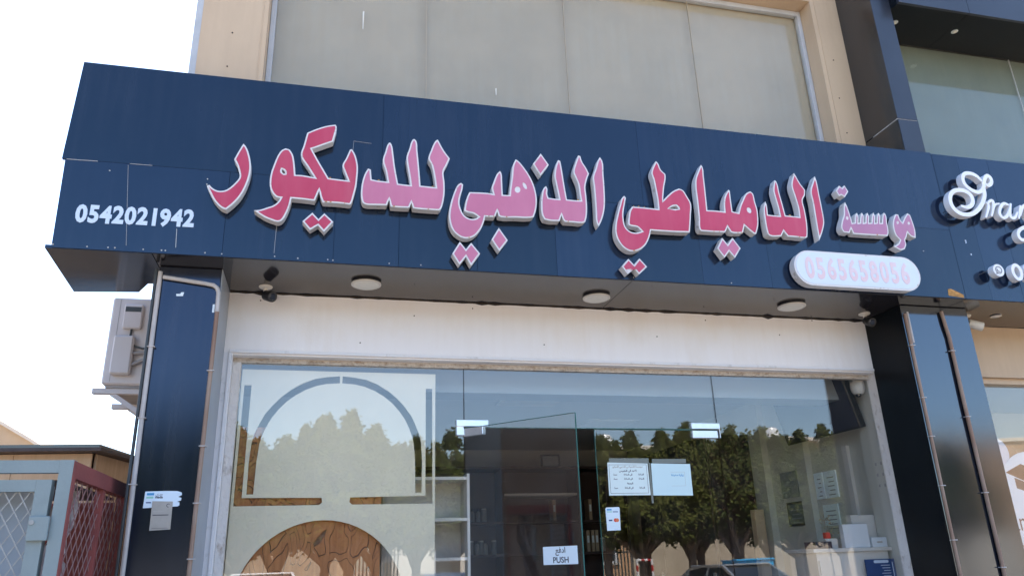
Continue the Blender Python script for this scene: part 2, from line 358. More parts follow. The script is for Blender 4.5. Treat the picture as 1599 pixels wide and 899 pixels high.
def inset(pts, d):
    if area(pts) < 0: pts = pts[::-1]
    n = len(pts); out = []
    for i in range(n):
        a, b, c = Vector(pts[i-1]), Vector(pts[i]), Vector(pts[(i+1) % n])
        u = (b-a).normalized(); v = (c-b).normalized()
        nu = Vector((-u.y, u.x)); nv = Vector((-v.y, v.x)); m_ = nu+nv
        if m_.length < .2: q = b+nu*d
        else:
            m_.normalize(); q = b+m_*min(d/max(m_.dot(nu), .35), d*2.2)
        out.append((q.x, q.y))
    # drop points that ended up closer than d to the outline
    segs = [(Vector(pts[i]), Vector(pts[(i+1) % n])) for i in range(n)]; res = []
    for q in out:
        Q = Vector(q); ok = True
        for s0, s1 in segs:
            e = s1-s0; t = max(0, min(1, (Q-s0).dot(e)/max(e.length_squared, 1e-12)))
            if (s0+e*t-Q).length < d*.86: ok = False; break
        if ok: res.append(q)
    return res

LET=[(0,[(-0.554,3.948),(-0.538,3.931),(-0.517,3.884),(-0.5,3.811),(-0.499,3.757),(-0.512,3.682),(-0.539,3.607),(-0.574,3.552),(-0.612,3.51),(-0.636,3.518),(-0.679,3.559),(-0.71,3.612),(-0.73,3.652),(-0.716,3.659),(-0.7,3.642),(-0.668,3.626),(-0.633,3.63),(-0.608,3.647),(-0.576,3.687),(-0.557,3.725),(-0.563,3.762),(-0.577,3.803),(-0.596,3.838),(-0.58,3.883)],[],[]),(0,[(-0.46,3.518),(-0.43,3.523),(-0.387,3.542),(-0.352,3.56),(-0.327,3.589),(-0.318,3.61),(-0.338,3.612),(-0.362,3.633),(-0.38,3.668),(-0.386,3.715),(-0.383,3.768),(-0.371,3.823),(-0.352,3.89),(-0.332,3.927),(-0.31,3.942),(-0.286,3.935),(-0.267,3.904),(-0.255,3.856),(-0.243,3.769),(-0.201,3.77),(-0.173,3.767),(-0.133,3.762),(-0.177,3.831),(-0.22,3.904),(-0.208,3.971),(-0.192,4.062),(-0.135,4.097),(-0.069,4.127),(-0.026,4.138),(-0.018,4.122),(-0.023,4.081),(-0.035,4.018),(-0.072,3.999),(-0.128,3.969),(-0.158,3.954),(-0.124,3.891),(-0.082,3.819),(-0.05,3.765),(0.005,3.762),(0.065,3.759),(0.041,3.82),(0.028,3.86),(0.047,3.909),(0.068,3.972),(0.08,3.977),(0.098,3.947),(0.115,3.893),(0.121,3.85),(0.12,3.794),(0.116,3.728),(0.104,3.663),(0.092,3.613),(0.083,3.599),(0.031,3.603),(-0.025,3.603),(-0.076,3.601),(-0.09,3.635),(-0.101,3.679),(-0.111,3.644),(-0.123,3.607),(-0.164,3.61),(-0.21,3.612),(-0.256,3.612),(-0.262,3.568),(-0.281,3.504),(-0.301,3.466),(-0.322,3.455),(-0.354,3.462),(-0.391,3.475),(-0.423,3.493),(-0.446,3.508)],[[(-0.323,3.801),(-0.309,3.792),(-0.301,3.772),(-0.312,3.771),(-0.322,3.783)]],[]),(0,[(-0.132,3.529),(-0.095,3.49),(-0.063,3.53),(-0.009,3.479),(-0.06,3.411),(-0.095,3.45),(-0.14,3.417),(-0.185,3.47)],[],[]),(1,[(0.182,3.853),(0.199,3.846),(0.202,3.813),(0.206,3.78),(0.24,3.775),(0.303,3.773),(0.29,3.844),(0.27,3.92),(0.283,3.978),(0.302,4.042),(0.311,4.049),(0.322,4.033),(0.333,3.972),(0.345,3.882),(0.361,3.795),(0.367,3.765),(0.401,3.763),(0.443,3.762),(0.435,3.824),(0.418,3.924),(0.416,3.957),(0.432,4.016),(0.451,4.082),(0.461,4.091),(0.475,4.078),(0.483,4.01),(0.492,3.92),(0.5,3.83),(0.505,3.764),(0.55,3.763),(0.6,3.761),(0.59,3.839),(0.574,3.916),(0.554,3.96),(0.569,4.019),(0.599,4.092),(0.612,4.102),(0.622,4.083),(0.651,4.027),(0.689,3.973),(0.671,3.926),(0.65,3.878),(0.655,3.8),(0.655,3.721),(0.645,3.654),(0.635,3.621),(0.623,3.605),(0.561,3.604),(0.502,3.604),(0.462,3.606),(0.45,3.643),(0.438,3.608),(0.375,3.605),(0.326,3.606),(0.315,3.654),(0.302,3.613),(0.23,3.609),(0.173,3.609),(0.158,3.619),(0.147,3.656),(0.145,3.709),(0.153,3.775),(0.166,3.821)],[],[]),(1,[(0.76,3.807),(0.773,3.797),(0.768,3.76),(0.754,3.708),(0.749,3.663),(0.759,3.62),(0.779,3.583),(0.814,3.564),(0.849,3.567),(0.867,3.581),(0.84,3.599),(0.799,3.607),(0.779,3.615),(0.784,3.655),(0.8,3.718),(0.813,3.747),(0.873,3.75),(0.935,3.751),(0.966,3.747),(0.958,3.793),(0.97,3.829),(0.995,3.894),(1.015,3.916),(1.024,3.897),(1.026,3.845),(1.028,3.747),(1.049,3.747),(1.072,3.749),(1.077,3.793),(1.09,3.874),(1.103,3.969),(1.121,4.011),(1.137,4.001),(1.173,3.958),(1.213,3.892),(1.237,3.83),(1.25,3.762),(1.25,3.705),(1.24,3.648),(1.225,3.607),(1.201,3.6),(1.107,3.595),(1.013,3.591),(0.998,3.597),(0.989,3.63),(0.974,3.588),(0.911,3.586),(0.9,3.543),(0.878,3.493),(0.837,3.446),(0.787,3.429),(0.747,3.44),(0.708,3.475),(0.688,3.527),(0.683,3.581),(0.694,3.659),(0.714,3.732),(0.74,3.791)],[],[[(1.145,3.793),(1.141,3.779),(1.131,3.77),(1.12,3.769),(1.11,3.777),(1.107,3.79),(1.111,3.803),(1.121,3.813),(1.133,3.814),(1.142,3.806)],[(1.185,3.83),(1.189,3.815),(1.189,3.803),(1.183,3.799),(1.174,3.804),(1.165,3.817),(1.161,3.832),(1.162,3.844),(1.167,3.847),(1.176,3.842)]]),(1,[(0.749,3.405),(0.786,3.357),(0.819,3.402),(0.874,3.334),(0.817,3.251),(0.786,3.308),(0.746,3.253),(0.702,3.323)],[],[]),(1,[(0.996,3.516),(1.051,3.435),(0.995,3.359),(0.948,3.433)],[],[]),(1,[(1.293,4.071),(1.344,3.992),(1.284,3.906),(1.237,3.99)],[],[]),(1,[(1.318,3.835),(1.326,3.815),(1.323,3.78),(1.33,3.752),(1.368,3.749),(1.402,3.749),(1.397,3.786),(1.385,3.867),(1.379,3.913),(1.391,3.985),(1.41,4.035),(1.424,4.03),(1.43,3.989),(1.438,3.907),(1.447,3.814),(1.455,3.751),(1.498,3.749),(1.55,3.751),(1.545,3.799),(1.539,3.869),(1.52,3.926),(1.511,3.955),(1.525,4.01),(1.552,4.083),(1.567,4.08),(1.577,4.039),(1.602,3.994),(1.619,3.953),(1.602,3.91),(1.587,3.85),(1.589,3.792),(1.589,3.71),(1.582,3.641),(1.57,3.6),(1.548,3.591),(1.488,3.591),(1.434,3.59),(1.421,3.606),(1.412,3.636),(1.397,3.593),(1.338,3.59),(1.296,3.596),(1.282,3.629),(1.279,3.696),(1.286,3.765),(1.301,3.818)],[],[]),(1,[(1.705,4.086),(1.72,4.06),(1.721,3.957),(1.72,3.838),(1.715,3.744),(1.702,3.674),(1.681,3.615),(1.659,3.573),(1.647,3.606),(1.647,3.681),(1.648,3.773),(1.647,3.867),(1.645,3.932),(1.67,4.0),(1.688,4.056)],[],[]),(0,[(1.856,3.812),(1.866,3.798),(1.853,3.744),(1.839,3.685),(1.837,3.638),(1.845,3.587),(1.875,3.555),(1.92,3.55),(1.957,3.563),(1.929,3.59),(1.885,3.596),(1.866,3.604),(1.873,3.652),(1.889,3.712),(1.906,3.737),(1.977,3.737),(2.091,3.734),(2.092,3.799),(2.086,3.883),(2.079,3.955),(2.069,4.002),(2.078,4.034),(2.111,4.097),(2.125,4.081),(2.14,4.034),(2.171,4.002),(2.169,3.969),(2.154,3.913),(2.141,3.851),(2.133,3.801),(2.166,3.836),(2.217,3.88),(2.259,3.901),(2.287,3.891),(2.312,3.848),(2.335,3.794),(2.325,3.712),(2.313,3.64),(2.301,3.58),(2.201,3.575),(2.109,3.574),(2.023,3.574),(2.007,3.525),(1.973,3.465),(1.925,3.428),(1.868,3.415),(1.826,3.433),(1.791,3.475),(1.773,3.53),(1.777,3.599),(1.796,3.67),(1.819,3.741),(1.84,3.796)],[[(2.164,3.743),(2.192,3.76),(2.223,3.771),(2.238,3.758),(2.239,3.744),(2.196,3.743)]],[]),(0,[(1.845,3.361),(1.882,3.321),(1.922,3.369),(1.97,3.314),(1.91,3.258),(1.88,3.296),(1.832,3.256),(1.796,3.306)],[],[]),(0,[(2.448,4.101),(2.458,4.083),(2.458,4.015),(2.456,3.904),(2.452,3.755),(2.514,3.757),(2.58,3.754),(2.584,3.817),(2.6,3.873),(2.632,3.925),(2.643,3.918),(2.641,3.846),(2.641,3.761),(2.685,3.753),(2.71,3.815),(2.735,3.86),(2.767,3.909),(2.801,3.928),(2.819,3.911),(2.826,3.85),(2.835,3.789),(2.832,3.728),(2.822,3.667),(2.798,3.605),(2.784,3.604),(2.75,3.631),(2.718,3.661),(2.697,3.604),(2.636,3.599),(2.607,3.603),(2.588,3.64),(2.565,3.6),(2.493,3.597),(2.387,3.596),(2.377,3.61),(2.381,3.693),(2.384,3.812),(2.385,3.934),(2.394,3.99),(2.42,4.048)],[],[[(2.785,3.788),(2.787,3.774),(2.783,3.762),(2.774,3.757),(2.763,3.76),(2.754,3.77),(2.752,3.783),(2.756,3.795),(2.766,3.801),(2.777,3.798)]]),(1,[(2.535,3.557),(2.57,3.51),(2.613,3.562),(2.663,3.489),(2.61,3.416),(2.575,3.462),(2.533,3.413),(2.489,3.478)],[],[]),(0,[(2.908,3.859),(2.914,3.832),(2.911,3.758),(2.954,3.756),(3.004,3.756),(3.001,3.815),(2.99,3.901),(2.986,3.951),(2.998,4.002),(3.01,4.035),(3.021,4.023),(3.029,3.942),(3.039,3.855),(3.049,3.763),(3.105,3.762),(3.158,3.76),(3.161,3.828),(3.151,3.915),(3.139,3.989),(3.142,4.022),(3.176,4.106),(3.187,4.083),(3.21,4.028),(3.243,3.976),(3.232,3.934),(3.208,3.894),(3.211,3.82),(3.211,3.733),(3.204,3.659),(3.193,3.609),(3.177,3.602),(3.102,3.603),(3.04,3.604),(3.015,3.641),(2.99,3.601),(2.903,3.598),(2.887,3.611),(2.882,3.659),(2.882,3.732),(2.887,3.806)],[],[]),(0,[(3.343,4.096),(3.35,4.06),(3.352,3.958),(3.354,3.844),(3.35,3.731),(3.32,3.655),(3.285,3.592),(3.284,3.665),(3.286,3.776),(3.288,3.889),(3.286,3.971),(3.317,4.044)],[],[]),(2,[(3.555,3.909),(3.565,3.874),(3.576,3.799),(3.581,3.746),(3.604,3.751),(3.62,3.809),(3.636,3.831),(3.642,3.81),(3.632,3.75),(3.648,3.754),(3.665,3.812),(3.68,3.835),(3.686,3.814),(3.676,3.754),(3.693,3.758),(3.709,3.816),(3.725,3.839),(3.731,3.817),(3.721,3.757),(3.744,3.761),(3.761,3.82),(3.777,3.843),(3.783,3.822),(3.772,3.761),(3.788,3.765),(3.805,3.823),(3.821,3.846),(3.827,3.825),(3.816,3.764),(3.832,3.766),(3.851,3.827),(3.867,3.85),(3.878,3.835),(3.874,3.771),(3.87,3.695),(3.856,3.665),(3.718,3.662),(3.574,3.661),(3.562,3.7),(3.543,3.666),(3.497,3.668),(3.483,3.698),(3.499,3.755),(3.525,3.807),(3.538,3.872)],[],[[(3.557,3.782),(3.553,3.773),(3.547,3.767),(3.54,3.767),(3.536,3.772),(3.536,3.781),(3.539,3.79),(3.546,3.796),(3.553,3.796),(3.557,3.791)]]),(2,[(3.533,4.038),(3.552,4.02),(3.578,4.045),(3.6,3.996),(3.561,3.948),(3.537,3.963),(3.515,3.953),(3.497,3.993)],[],[]),(2,[(3.961,3.845),(3.986,3.844),(3.994,3.8),(4.008,3.782),(4.035,3.822),(4.068,3.861),(4.088,3.85),(4.098,3.789),(4.102,3.725),(4.092,3.667),(4.057,3.677),(4.033,3.705),(4.01,3.661),(3.998,3.644),(3.998,3.61),(3.977,3.572),(3.941,3.56),(3.887,3.587),(3.933,3.612),(3.954,3.642),(3.928,3.674),(3.919,3.724),(3.93,3.788)],[],[[(3.977,3.779),(3.973,3.772),(3.966,3.766),(3.96,3.766),(3.955,3.77),(3.955,3.778),(3.959,3.785),(3.965,3.791),(3.972,3.791),(3.977,3.787)],[(4.072,3.781),(4.068,3.774),(4.061,3.768),(4.054,3.768),(4.05,3.772),(4.049,3.78),(4.053,3.788),(4.06,3.793),(4.067,3.793),(4.071,3.789)]])]
FY = -.69
# ================================================================ ground
tag(MB().quad((-400, -400, -.06), (400, -400, -.06), (400, 400, -.06), (-400, 400, -.06)).build('ground', 'earth'), 'dry sandy ground reaching to the horizon', kind='structure')
tag(bx('pavement', 'paving', None, -60, 60, -6.2, .0, -.05, .0), 'dusty beige pavement in front of the shops', kind='structure')
tag(bx('pavement', 'paving', None, -60, 60, -30, -16.5, -.05, .0), 'dusty pavement across the street', kind='structure')
tag(bx('road', 'asphalt', None, -200, 200, -16.3, -6.4, -.2, -.12), 'worn grey asphalt road', kind='structure')
for y in (-6.4, -16.5):
    k = thing('kerb', 'concrete kerb along the near side of the road' if y > -10 else 'concrete kerb along the far side of the road', 'kerb', (0, y, 0)); k['kind'] = 'structure'
    me = MB().box(-.49, .49, 0, .2, -.14, .005, bev=.012).build('kerb_stone', 'kerb', k)
    me.location = (-29.5, 0, 0)
    for i in range(1, 60):
        c = me.copy(); COL.objects.link(c); c.parent = k; c.location = (-29.5+i, 0, 0)
road_line = thing('road_marking', 'broken white centre line painted on the road', 'road marking', (0, -11.4, -.116)); road_line['kind'] = 'structure'
d0 = MB().box(-1, 1, -.06, .06, 0, .003).build('dash', 'line', road_line)
for i in range(-8, 8):
    if i == -8: d0.location = (i*4, 0, 0); continue
    c = d0.copy(); COL.objects.link(c); c.parent = road_line; c.location = (i*4, 0, 0)

# ================================================================ the shop building
B = thing('shop_building', 'two storey shop building with navy pillars, glass front and beige upper frame', 'building')
TOP = 9.6
# pillars
def pillar(x0, x1, seam=()):
    p = MB().box(x0, x1, -.5, -.1, 0, 3.24, bev=.004).build('pillar', 'pillar2' if x0 > 0 else 'pillar', B)
    return p
pl = pillar(-.98, -.636); pr_ = pillar(4.07, 4.416)
bx('pillar_side_panel', 'greyside', B, -.6358, -.632, -.497, -.103, 0, 3.2395)
# header, jambs, trims
bx('header_wall', 'white', B, -.632, 4.068, -.1, .1, 2.842, 3.2395)
bx('jamb', 'trim', B, -.632, -.582, -.1, .1, 0, 2.8415)
bx('jamb', 'crumble2', B, 4.072, 4.2, -.098, .006, 0, 2.8415)
bx('pillar_side_panel', 'blackside', B, 4.0665, 4.0697, -.497, -.101, 0, 3.2395)
MB().box(-.6, 4.066, -.112, -.1005, 2.838, 2.858, bev=.003).build('head_trim', 'trim', B)
MB().box(-.602, -.578, -.112, -.1005, 0, 2.837, bev=.003).build('jamb_trim', 'trim', B)
bx('head_lining', 'white', B, -.581, 4.07, -.094, .03, 2.828, 2.8415)
bx('filler_strip', 'crumble', B, -.581, 4.07, -.02, .03, 2.797, 2.8275)
bx('filler_strip', 'crumble2', B, -.581, -.532, -.028, .03, 0, 2.7965)
# dark open joint between header and soffit
rj = random.Random(9); jp = [(-.63+k*.047, 3.2365-abs(rj.gauss(0, .0035))-(.008 if rj.random() < .08 else 0)) for k in range(101)]
MB().prism([(-.63, 3.2392)]+[(min(a, 4.066), b) for a, b in jp][:100]+[(4.066, 3.2392)], -.1032, -.1).build('open_joint', 'darkgap', B)
for x, z in ((-.44, 3.19), (.2, 2.93), (1.45, 2.96), (.55, 3.13), (2.3, 3.05), (3.3, 3.1), (3.6, 3.226), (.95, 3.2), (2.7, 3.19)): MB().lathe([(.0045, -.1025), (.0045, -.1)], (x, 0, z), 'Y', 7).build('nail_hole', 'darkgap', B)
# soffit
sof = [(-1.53, -.684), (-1.579, .05), (-1.19, .0), (-1.12, -.14), (-1.05, -.28), (-.99, -.4), (-.99, -.684)]
MB().prism(sof, 3.2425, 3.262, plane='XY').build('soffit_panel', 'navy', B)
for a, b in ((-.987, 1.893), (1.896, 4.478)):
    MB().box(a, b, -.684, -.102, 3.2425, 3.262, bev=.002).build('soffit_panel', 'soffit', B)
# upper storey wall at Y=-.1
WX0, WX1, WZ0, WZ1 = -.556, 4.15, 4.2, 6.33
bx('wall', 'beige', B, -1.007, WX0, -.1, .25, 3.25, TOP)
bx('wall', 'beige', B, WX1, 4.435, -.1, .25, 3.25, TOP)
bx('wall', 'beige', B, WX0+.0005, WX1-.0005, -.098, .25, WZ1, TOP)
bx('wall', 'beige', B, WX0+.0005, WX1-.0005, -.098, .25, 3.25, WZ0)
bx('corner_trim', 'uframe', B, -1.052, -1.0075, -.098, .2, 3.25, TOP)
bx('joint_strip', 'beige', B, -.594, -.589, -.104, -.1005, 3.3, TOP); bx('joint_strip', 'beige', B, 4.19, 4.197, -.105, -.1005, 3.3, TOP)
for x, z in ((-.79, 5.22), (-.8, 4.93), (-.8, 6.0), (4.28, 5.7), (4.26, 5.3), (4.265, 4.95)):
    MB().lathe([(.0055, -.104), (.0055, -.1)], (x, 0, z), 'Y', 8).build('screw', 'darkgap', B)
uw = bpy.data.objects.new('upper_window', None); COL.objects.link(uw); uw.parent = B
MB().box(WX0+.002, WX0+.04, .05, .1, WZ0, WZ1, bev=.003).build('frame', 'uframe', uw); MB().box(WX1-.04, WX1-.002, .05, .1, WZ0, WZ1, bev=.003).build('frame', 'uframe', uw)
MB().box(WX0+.041, WX1-.041, .05, .1, WZ1-.05, WZ1-.001, bev=.003).build('frame', 'uframe', uw)
us = [WX0+.04, .64, 1.815, 3.0, WX1-.04]
for a, b in zip(us, us[1:]):
    p = bx('pane', 'uglass', uw, a+.003, b-.003, .075, .083, WZ0, WZ1-.051)
for x in us[1:-1]: bx('mullion', 'film', uw, x-.0027, x+.0027, .074, .09, WZ0, WZ1-.051)
bx('window_film', 'film', uw, WX0+.03, WX1-.03, .11, .13, WZ0, WZ1-.02)
for x, z, h in ((.138, 5.70, .17), (1.2, 5.12, .06)):
    MB().prism([(x-.006, z), (x+.006, z+.004), (x+.003, z-h), (x-.002, z-h*.96)], .072, .0745).build('paint_drip', 'cctvw', uw)
# shell of the building behind
bx('side_wall', 'beige', B, -1.0, -.955, .26, 10, 0, TOP); bx('party_wall', 'white', B, 4.3, 4.425, .26, 10, 0, TOP)
bx('side_wall', 'pillar', B, -.9795, -.955, -.099, .255, 0, 3.2395)
bx('back_wall', 'beige', B, -1.0, 4.425, 10.001, 10.2, 0, TOP); bx('roof', 'cwhite', B, -1.0, 4.425, .26, 10, TOP-.2, TOP-.01)
bx('floor_slab', 'white', B, -.954, 4.299, .26, 10, 3.28, 3.5)
# interior shell
bx('interior_ceiling', 'inceil', B, -.954, 4.299, .101, 5.3, 3.0, 3.05)
bx('interior_floor', 'infloor', B, -.954, 4.299, .02, 5.3, -.02, .015)
bx('interior_wall', 'inwall', B, -.954, 4.299, 5.301, 5.4, .016, 3.0)
bx('interior_wall', 'inwall', B, -.954, -.93, .101, 5.3, .016, 2.999)
bx('interior_wall', 'inwall', B, 4.2, 4.299, .27, 5.3, .016, 2.999)
bx('wall_pier', 'inwall', B, 4.12, 4.298, .012, .262, .016, 2.999)
for z in (2.16, 2.08, 2.0):
    for y in (.07, .13): bx('bracket_mark', 'acd', B, 4.118, 4.1198, y, y+.016, z, z+.022)
bx('wall_pier', 'inwall', B, 4.14, 4.199, 1.06, 1.2, .016, 2.999); bx('wall_pier', 'inwall', B, 4.13, 4.199, 1.72, 1.9, .016, 2.999)
bx('ceiling_beam', 'bottle', B, -.929, 4.1, .25, .5, 2.69, 2.999)
# storefront glass
sw = bpy.data.objects.new('shop_window', None); COL.objects.link(sw); sw.parent = B
for a, b, z0, z1 in ((-.531, .897, .01, 2.797), (.903, 2.740, 2.405, 2.797), (2.746, 4.071, .01, 2.797)):
    bx('pane', 'glass', sw, a, b, -.005, .005, z0, z1)
bx('silicone_joint', 'silicone', sw, .8972, .9028, -.004, .004, 2.4, 2.797); bx('silicone_joint', 'silicone', sw, 2.7402, 2.7458, -.004, .004, 2.4, 2.797)
bx('glass_edge', 'gedge', sw, .9035, 2.7395, -.004, .004, 2.401, 2.4048)
def patch(parent, *b): MB().box(*b, bev=.003).build('patch_fitting', 'chrome', parent)
patch(sw, .845, 1.063, -.02, .02, 2.406, 2.451); patch(sw, .845, .8965, -.02, .02, 2.347, 2.4055)
patch(sw, 2.534, 2.757, -.02, .02, 2.402, 2.446); patch(sw, 2.748, 2.757, -.02, .02, 2.338, 2.4015)
def door(label, x, rz, wd, flip):
    d = bpy.data.objects.new('door', None); COL.objects.link(d); d.parent = B; d.location = (x, 0, 0); d.rotation_euler = (0, 0, rz); d['label'] = label
    s = -1 if flip else 1
    f = lambda a, b: (min(a*s, b*s), max(a*s, b*s))
    bx('pane', 'glass', d, *f(0, wd), -.005, .005, .012, 2.393)
    bx('glass_edge', 'gedge', d, *f(0, wd), -.005, .005, 2.3935, 2.3965); bx('glass_edge', 'gedge', d, *f(wd+.0003, wd+.003), -.005, .005, .012, 2.3965)
    for z in (2.338, .02): MB().box(*f(.002, .2 if flip else .155), -.018, .018, z, z+.0545, bev=.003).build('patch_fitting', 'chrome', d)
    h = MB().tube([(s*(wd-.09), -.06, .55), (s*(wd-.09), -.06, 1.25)], .014).tube([(s*(wd-.09), -.06, .65), (s*(wd-.09), -.006, .65)], .009).tube([(s*(wd-.09), -.06, 1.15), (s*(wd-.09), -.006, 1.15)], .009).build('handle', 'chrome', d, True)
    return d
dl = door('glass door leaf standing open toward the pavement', .906, math.atan2(-.603, .567), .83, False)
dr = door('closed glass door leaf carrying two paper notices', 2.737, 0, .926, True)

# ================================================================ navy sign board over the shop
F = thing('sign_board', 'long navy panelled fascia carrying the pink Arabic lettering', 'sign board')
def fpanel(parent, pts, y0=FY, y1=FY+.02):
    o = MB().prism(pts, y0, y1).build('panel', 'navy', parent)
    bm = bmesh.new(); bm.from_mesh(o.data)
    bmesh.ops.dissolve_limit(bm, angle_limit=.01, verts=bm.verts[:], edges=bm.edges[:])
    bmesh.ops.bevel(bm, geom=[e for e in bm.edges], offset=.0009, segments=1, affect='EDGES'); bm.to_mesh(o.data); bm.free()
    o.location.y = random.uniform(-.0006, .0006); o.rotation_euler.x = random.uniform(-.003, .003)
    o.rotation_euler.x = 0
    return o
G = .0004
ZT, ZM, ZB = 4.445, 3.789, 3.243
ux = [-1.51, .27, 2.021, 4.478]
for i, (a, b) in enumerate(zip(ux, ux[1:])):
    fpanel(F, [(a+G if i else -1.527, ZM+G), (b-G, ZM+G), (b-G, ZT), (a+G if i else -1.506, ZT)])
lx = [-1.5, -.62, .0, .385, .87, 1.385, 1.9, 2.4, 2.909, 3.5, 4.478]
for i, (a, b) in enumerate(zip(lx, lx[1:])):
    fpanel(F, [(a+G if i else -1.497, ZB+.002), (b-G, ZB+.002), (b-G, ZM-G), (a+G if i else -1.509, ZM-G)])
bx('frame_box', 'pillar', F, -1.49, 4.476, FY+.0215, -.115, 3.2625, 4.43)
bx('top_cap', 'navy', F, -1.495, 4.477, FY+.021, -.11, 4.4305, 4.444)
def bead(parent, x0, z0, x1, z1, wd=.004):
    d = Vector((x1-x0, z1-z0)).normalized()*wd/2; n = Vector((-d.y, d.x))
    MB().prism([(x0+n.x, z0+n.y), (x1+n.x, z1+n.y), (x1-n.x, z1-n.y), (x0-n.x, z0-n.y)], FY-.0025, FY+.001).build('sealant_bead', 'pvc', parent)
for q in ((-1.178, 3.78, -1.125, 3.28, .0014), (-.875, 3.40, -.868, 3.285, .003), (-.333, 3.46, -.335, 3.285, .0016), (-1.5, 3.787, -1.34, 3.789, .003), (-1.17, 3.79, -1.05, 3.79, .002), (.09, 4.075, .2, 4.069, .0013), (.09, 4.075, .088, 4.0, .0013)): bead(F, *q)
for x, z in ((-1.49, 3.262), (-1.32, 3.26), (-1.215, 3.262), (-1.18, 3.262), (-1.035, 3.262), (-.94, 3.263), (-.92, 3.263), (-.71, 3.263), (-.62, 3.262), (-.33, 3.265), (-.2, 3.262), (-.03, 3.264), (.0, 3.262), (.33, 3.262), (.52, 3.263), (-.742, 3.73), (-.742, 3.695), (-1.27, 3.735), (4.2, 3.6), (1.9, 3.262), (2.6, 3.262), (3.2, 3.262)):
    MB().lathe([(.0042, -.003), (.0042, .001)], (x, FY, z), 'Y', 8).build('screw', 'pvc', F)
MB().prism([(4.33, 3.262), (4.46, 3.25), (4.46, 3.275), (4.40, 3.30), (4.36, 3.315), (4.335, 3.31)], FY-.0022, FY).build('stain_patch', 'rust', F)

# lettering
LETTERS = thing('arabic_sign_lettering', 'large pink Arabic letters with white edges mounted along the navy fascia', 'sign')
LYF, LYB = FY-.07, FY-.012
for idx, (ci, pts, holes, spots) in enumerate(LET):
    if ci == 0 and idx >= 10: ci = 3
    out = smooth_poly(pts); hol = [smooth_poly(h, 3) for h in holes]
    o = MB().prism(out, LYF, LYB, hol).build('letter', 'letw', LETTERS)
    ins = inset(out, .0095)
    if len(ins) > 3:
        hh = []
        for h in hol: # pink stops short of the hole: push the hole edge outwards
            c = Vector((sum(p[0] for p in h)/len(h), sum(p[1] for p in h)/len(h)))
            hh.append([tuple(Vector(p)+(Vector(p)-c).normalized()*.011) for p in h])
        for sp in spots: hh.append(smooth_poly(sp, 2))
        MB().prism(ins, LYF-.002, LYF+.002, hh).build('face', 'pink%d' % ci, o)
    # standoff pins behind the tray
    xs = [p[0] for p in out]; zs = [p[1] for p in out]
    cx, cz = (min(xs)+max(xs))/2, (min(zs)+max(zs))/2
    # chips of rust along lower edges
    nch = 0
    for k in range(0, len(out), 2):
        a, b = Vector(out[k]), Vector(out[(k+1) % len(out)]); e = b-a
        if e.length > .012 and abs(e.y) < abs(e.x)*.35 and random.random() < .33 and nch < 4:
            up = 1 if a.y < cz else -1
            if up < 0: continue
            wd = random.uniform(.008, .02); hh_ = random.uniform(.004, .008); m_ = (a+b)/2
            MB().prism([(m_.x-wd/2, m_.y+.002), (m_.x+wd/2, m_.y+.002), (m_.x+wd*.2, m_.y+hh_+.003), (m_.x-wd*.3, m_.y+hh_)], LYF-.0012, LYF+.002).build('chipped_edge', 'rust', o); nch += 1

# phone number in flat vinyl, digit by digit
PN = thing('phone_number_lettering', 'pale vinyl phone number 0542021942 at the left end of the fascia', 'sign')
x = -1.405
for i, ch in enumerate('0542021942'):
    o, wd = text_mesh(ch, .143, 'vinyl', (x, FY-.003, 3.408+.0012*i+random.uniform(-.002, .002)), PN, bold=.006, sx=.80, depth=.0008)
    x += .0628 if ch != '1' else .057
# light box with the faded number
PB = thing('number_light_box', 'white rounded light box with faded pink number 0565658056', 'sign')
def stadium(x0, x1, z0, z1, n=14):
    r = (z1-z0)/2; c = (z0+z1)/2; p = []
    for k in range(n+1): t = -math.pi/2+math.pi*k/n; p.append((x1-r+math.cos(t)*r, c+math.sin(t)*r))
    for k in range(n+1): t = math.pi/2+math.pi*k/n; p.append((x0+r+math.cos(t)*r, c+math.sin(t)*r))
    return p
MB().prism(stadium(3.052, 4.058, 3.252, 3.508), FY-.07, FY-.012).build('body', 'letw', PB, True)
MB().prism(stadium(3.066, 4.044, 3.266, 3.494), FY-.0725, FY-.069).build('face', 'pillface', PB)
x = 3.135
for i, ch in enumerate('0565658056'):
    o, wd = text_mesh(ch, .212, 'fadedpink', (x, FY-.0735, 3.308), PB, bold=.0068, sx=.64, depth=.0006); x += .0845

# ================================================================ lamps and cameras under the soffit
def downlight(x, y, z, r, label):
    t = thing('downlight', label, 'light', (x, y, z), 0, 'round downlights in the soffit')
    MB().lathe([(r*.92, .0), (r*.93, -.012)], (0, 0, 0), n=36).build('shadow_gap', 'black', t, False)  # black ring stands in for the shadow gap between rim and soffit
    MB().lathe([(r*.9, -.0125), (r, -.013), (r*1.0, -.019), (r*.9, -.024), (r*.84, -.022)], (0, 0, 0), n=36).build('rim', 'cctvw', t, True)
    MB().lathe([(r*.83, -.0221), (r*.7, -.0225), (r*.66, -.0245), (r*.3, -.026)], (0, 0, 0), n=36).build('lens_disc', 'lampw', t, True)
    return t
downlight(.212, -.40, 3.2424, .094, 'round white downlight nearest the left pillar')
downlight(1.76, -.36, 3.2424, .094, 'round white downlight in the middle of the soffit')
downlight(3.244, -.385, 3.2424, .099, 'round white downlight below the number light box')
